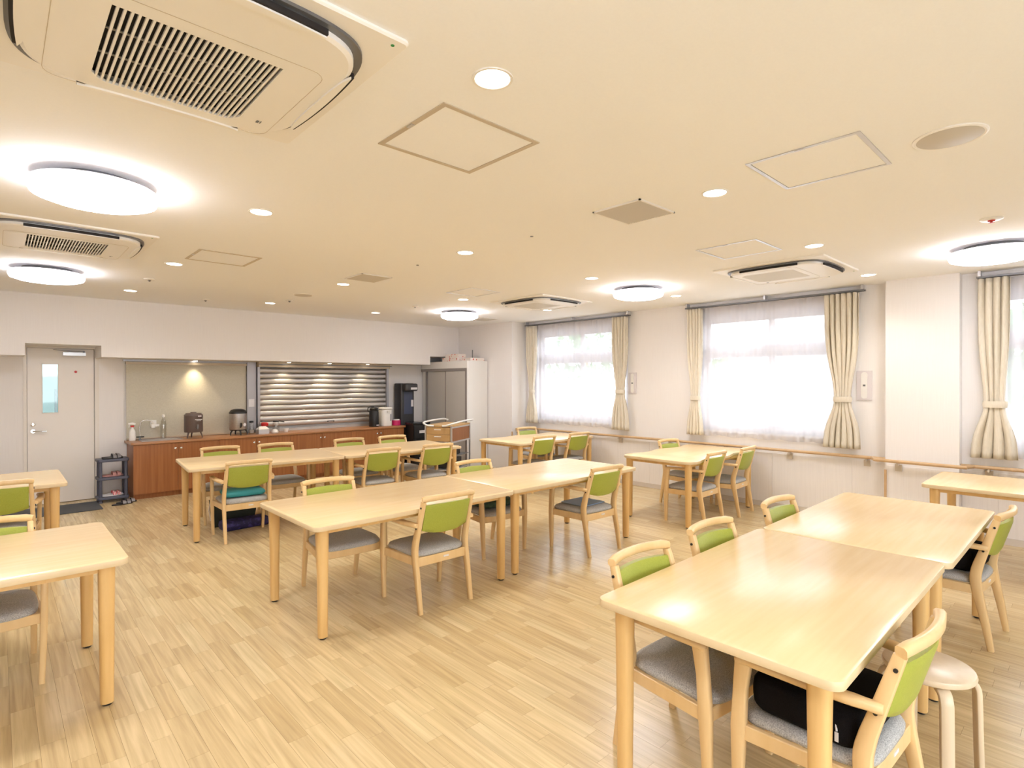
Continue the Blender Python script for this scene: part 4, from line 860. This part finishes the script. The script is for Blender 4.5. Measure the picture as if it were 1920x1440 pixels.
# ------------------------------------------------------------------ chairs
def make_chair():
    t = thing('dining_chair', '', 'chair', (0, 0, 0), 0, 'beech armchairs with green backs')
    for s in (-1, 1):
        MB().bar(smooth_path([(s * 0.212, -0.235, 0.0), (s * 0.214, -0.200, 0.20), (s * 0.214, -0.165, 0.38), (s * 0.212, -0.168, 0.47), (s * 0.207, -0.205, 0.60), (s * 0.200, -0.258, 0.778)], 3),
                 [(0.028, 0.030), (0.029, 0.034), (0.030, 0.038), (0.031, 0.042), (0.031, 0.046), (0.032, 0.050), (0.032, 0.053), (0.032, 0.054), (0.032, 0.054), (0.032, 0.053), (0.032, 0.050), (0.031, 0.047), (0.030, 0.044), (0.030, 0.041), (0.029, 0.038), (0.028, 0.035)], (1, 0, 0)).build('leg', m_chair, t, 50)
        MB().bar([(s * 0.243, 0.228, 0.0), (s * 0.250, 0.224, 0.20), (s * 0.254, 0.220, 0.36), (s * 0.256, 0.212, 0.50), (s * 0.258, 0.200, 0.603)],
                 [(0.026, 0.030), (0.030, 0.040), (0.032, 0.052), (0.031, 0.048), (0.033, 0.056)], (1, 0, 0)).build('leg', m_chair, t, 50)
        MB().bar(smooth_path([(s * 0.256, 0.226, 0.604), (s * 0.260, 0.18, 0.613), (s * 0.267, 0.05, 0.618), (s * 0.258, -0.08, 0.616), (s * 0.238, -0.175, 0.612), (s * 0.230, -0.222, 0.610)], 3), [(0.034, 0.020)] + [(0.044, 0.027)] * 3 + [(0.048, 0.028)] * 8 + [(0.040, 0.028)] * 3 + [(0.032, 0.026)], (1, 0, 0), 0.5).build('armrest', m_chair, t, 50)
        for (X, Y, Z) in ((s * 0.2185, -0.250, 0.735), (s * 0.2275, -0.200, 0.588)):
            bm_ = MB(); bm_.lathe([(0, -0.003), (0.0065, -0.003), (0.0065, 0.003), (0, 0.003)], 10)
            for v in range(len(bm_.v)): a, b_, c_ = bm_.v[v]; bm_.v[v] = (X + c_, Y + a, Z + b_)
            bm_.build('bolt', m_black, t)
        MB().bar([(s * 0.214, -0.155, 0.348), (s * 0.248, 0.205, 0.348)], (0.022, 0.055), (1, 0, 0)).build('side_rail', m_chair, t)
    MB().bar([(-0.245, 0.222, 0.348), (-0.12, 0.234, 0.348), (0.12, 0.234, 0.348), (0.245, 0.222, 0.348)], (0.022, 0.055), (0, 1, 0)).build('front_rail', m_chair, t)
    MB().bar([(-0.205, -0.172, 0.343), (0.205, -0.172, 0.343)], (0.022, 0.064), (0, 1, 0)).build('rear_rail', m_chair, t)
    MB().box(0.010, 0.055, -0.1855, -0.183, 0.342, 0.354).build('white_sticker', m_paper, t)
    # top rail: bowed backwards, bending down at its ends onto the posts
    P = []; 
    for k in range(13):
        u = -1 + 2 * k / 12; P.append((u * 0.214, -0.262 - 0.034 * (1 - u * u), 0.797 + 0.006 * (1 - u * u) - 0.004 * max(0, abs(u) - 0.85) / 0.15))
    MB().bar(P, [(0.036, 0.034), (0.034, 0.040)] + [(0.030, 0.038)] * 9 + [(0.034, 0.040), (0.036, 0.034)], (0, 1, 0), 0.45).build('top_rail', m_chair, t, 50)
    # green pad: upholstered, curved in plan, rounded lower edge
    nu, nv = 12, 8; F = []; Bk = []
    def pt(u, v, side):
        X = u * 0.186; zt = 0.750 + 0.006 * (1 - u * u); zb = 0.538 + 0.030 * abs(u) ** 2.6; Z = zb + (zt - zb) * v
        yl = -0.172 - (Z - 0.47) * 0.292; bow = -0.026 * (1 - u * u); e = min(1, (1 - abs(u)) * 9 + .25, (1 - v) * 7 + .25, v * 7 + .25); th = 0.018 * (1 - (1 - e) ** 2) ** 0.5
        return (X, yl + bow + side * th, Z)
    m = MB(); n = nu + 1
    Fv = [pt(-1 + 2 * i / nu, j / nv, 1) for j in range(nv + 1) for i in range(n)]; Bv = [pt(-1 + 2 * i / nu, j / nv, -1) for j in range(nv + 1) for i in range(n)]
    fs = [(j * n + i + 1, j * n + i, (j + 1) * n + i, (j + 1) * n + i + 1) for j in range(nv) for i in range(nu)]; o_ = len(Fv)
    fs += [(j * n + i + o_, j * n + i + 1 + o_, (j + 1) * n + i + 1 + o_, (j + 1) * n + i + o_) for j in range(nv) for i in range(nu)]
    loop = [i for i in range(n)] + [j * n + nu for j in range(1, nv + 1)] + [nv * n + i for i in range(nu - 1, -1, -1)] + [j * n for j in range(nv - 1, 0, -1)]
    for a, b_ in zip(loop, loop[1:] + loop[:1]): fs.append((a, b_, b_ + o_, a + o_))
    m.add(Fv + Bv, fs); m.build('backrest', m_green, t, 60)
    # seat pad: wider in front, soft edges
    rs = []; N_ = 40
    for ins, z in ((0.016, 0.374), (0.002, 0.380), (0.0, 0.394), (0.008, 0.408), (0.03, 0.418), (0.08, 0.424), (0.15, 0.427)):
        ring = []
        for k in range(N_):
            a = 2 * PI * k / N_; cx = math.copysign(abs(math.cos(a)) ** 0.42, math.cos(a)); cy = math.copysign(abs(math.sin(a)) ** 0.42, math.sin(a))
            Y = 0.033 + cy * (0.222 - ins); hw = (0.218 + 0.022 * (cy + 1) / 2) - ins; ring.append((cx * hw, Y, z - (0.006 * (cy > 0.6))))
        rs.append(ring)
    MB().rings(rs).build('seat', m_seat, t, 70)
    return t
chair0 = make_chair(); used = [False]
def chair(x, y, deg, label, group='beech armchairs with green backs'):
    rz = math.radians(deg)
    if not used[0]:
        used[0] = True; chair0.location = (x, y, 0); chair0.rotation_euler = (0, 0, rz); chair0['label'] = label; chair0['group'] = group; return chair0
    return dup(chair0, (x, y, 0), rz, label, group)
g1 = 'chairs at the big front tables'; g2 = 'chairs at the middle row of tables'; g3 = 'chairs at the back row of tables'; g4 = 'chairs at the window tables'; g5 = 'chairs at the left tables'
chair(2.345, 3.42, -2, 'armchair seen from behind, near side of the middle row, left one', g2)
chair(4.165, 3.41, -3, 'armchair from behind with a pale blue cloth on its seat, middle row, right', g2)
chair(1.955, 4.03, 176, 'armchair on the far side of the middle row, left, facing the camera', g2)
chair(3.465, 4.025, 177, 'armchair on the far side of the middle row holding a dark green cushion', g2)
chair(1.885, 6.12, -5, 'armchair from behind with a teal cushion, near side of the back row, left', g3)
chair(3.39, 6.09, -5.5, 'armchair from behind, near side of the back row, middle one of three', g3)
chair(4.12, 6.02, -5, 'armchair from behind, near side of the back row, rightmost, before the trolley', g3)
chair(1.97, 7.05, 175, 'armchair on the far side of the back row, leftmost, above the teal cushion chair', g3)
chair(2.60, 6.97, 175, 'armchair on the far side of the back row, second from left', g3)
chair(3.56, 6.88, 175, 'armchair on the far side of the back row, third from left', g3)
chair(4.20, 6.81, 175, 'armchair on the far side of the back row, rightmost, before the black drawer unit', g3)
chair(6.64, 6.50, 176, 'armchair on the far side of the farthest wavy table, against the window wall', g4)
chair(5.83, 5.79, -4, 'armchair from behind at the farthest wavy table, left', g4)
chair(6.60, 5.78, -4, 'armchair from behind at the farthest wavy table, right', g4)
chair(5.88, 3.21, 1, 'armchair from behind at the wavy table below the middle window, left', g4)
chair(6.58, 3.17, 4, 'armchair from behind at the wavy table below the middle window, right', g4)
chair(6.62, 3.75, 176, 'armchair behind the wavy table below the middle window, by the wall', g4)
chair(2.20, 1.22, 177, 'armchair on the far side of the nearest big table, left, whole seat in view', g1)
chair(2.90, 1.23, 177, 'armchair on the far side of the nearest big table, at its joint', g1)
chair(3.81, 1.22, 177, 'armchair on the far side of the joined big table', g1)
chair(2.19, 0.66, -3, 'nearest armchair with a black cushion, at the lower right corner', g1)
chair(4.52, 0.67, -4, 'armchair with a black bag at the right edge, near side of the joined big table', g1)
chair(-0.06, 4.09, 178, 'armchair on the far side of the nearer left table, cut by the left edge', g5)
chair(0.02, 6.24, -2, 'armchair from behind at the farther left table, cut by the left edge', g5)

# cushions and things on chairs
def cushion(x, y, z, deg, hx, hy, h, m, label, name='cushion', cat='cushion', r=0.05, rr=0.03, group=None):
    t = thing(name, label, cat, (x, y, z), math.radians(deg), group)
    rs = []; ol = rrect(-hx, hx, -hy, hy, r, 5); n = len(ol)
    for ins, zz_ in ((rr, 0.0), (rr * 0.3, h * 0.12), (0.0, h * 0.4), (0.0, h * 0.6), (rr * 0.3, h * 0.88), (rr, h), (rr * 2, h * 1.06), (min(hx, hy) * 0.8, h * 1.12)):
        rs.append([(X * (hx - ins) / hx, Y * (hy - ins) / hy, zz_) for X, Y in ol])
    MB().rings(rs).build('cover', m, t, 70); return t
cushion(1.885, 6.14, 0.430, -5, 0.195, 0.16, 0.055, m_teal, 'teal blue seat cushion on the chair at the left of the back row')
cushion(3.465, 4.0, 0.430, 177, 0.19, 0.17, 0.06, m_dkgreen, 'dark green checked cushion on a chair under the middle table')
t = MB().slab(rrect(-0.16, 0.16, -0.15, 0.15, 0.02, 3), 0, 0.006, 0.002, 1).build('seat_cloth', m_blue, None, False, (4.165, 3.45, 0.430)); tag(t, 'pale blue cloth on the seat of the middle row right chair', 'cloth')
# black wedge cushion on the nearest chair
t = cushion(2.17, 0.685, 0.430, -3, 0.20, 0.185, 0.105, m_blackcloth, 'thick black seat cushion with a white tag on the nearest chair', r=0.065, rr=0.012)
MB().tube([(-0.196, -0.11, 0.07), (-0.203, -0.115, 0.05)], 0.003, 6).box(-0.2065, -0.2045, -0.121, -0.110, 0.018, 0.048).build('care_tag', m_paper, t)
cushion(4.52, 0.66, 0.430, -4, 0.185, 0.16, 0.13, m_blackcloth, 'black bag lying on the seat of the chair at the right edge', 'black_bag', 'bag', 0.05, 0.03)
# stool
t = thing('round_stool', 'pale birch round stool with bent legs between the big tables and the front', 'stool', (2.82, 0.495, 0), math.radians(-18))
MB().lathe([(0, 0.400), (0.148, 0.400), (0.157, 0.405), (0.161, 0.416), (0.157, 0.427), (0.148, 0.432), (0, 0.432)], 40).build('seat', m_birch, t, True)
for a in (-42, 48, 138, 228):
    c_, s_ = math.cos(math.radians(a)), math.sin(math.radians(a))
    P = [(0.05, 0.390), (0.11, 0.390), (0.148, 0.384), (0.165, 0.362), (0.171, 0.32), (0.175, 0.15), (0.180, 0.0)]
    MB().bar(smooth_path([(r_ * c_, r_ * s_, z) for r_, z in P], 3), (0.045, 0.020), (-s_, c_, 0), 0.25).build('leg', m_birch, t, 50)
# things under the back row table
o = MB(); o.add([(-0.21, -0.09, 0), (0.19, -0.09, 0), (0.23, -0.12, 0.27), (-0.23, -0.12, 0.27), (-0.21, 0.09, 0), (0.19, 0.09, 0), (0.23, 0.12, 0.27), (-0.23, 0.12, 0.27)], [(0, 1, 2, 3), (1, 5, 6, 2), (5, 4, 7, 6), (4, 0, 3, 7), (0, 4, 5, 1)])
t = thing('tote_bag', 'dark green open box bag on the floor under the back row table', 'bag', (1.97, 6.735, 0.001), math.radians(-5)); o.build('bag_body', m_dkbag, t)
MB().bar([(-0.235, 0, 0.27), (-0.25, 0, 0.18), (-0.232, 0, 0.06)], (0.02, 0.006), (0, 1, 0)).build('strap', m_paper, t)
cushion(2.01, 6.49, 0.001, 3, 0.24, 0.10, 0.09, m_purple, 'dark purple patterned pouch on the floor under the teal cushion chair', 'pouch', 'pouch', 0.02, 0.012)
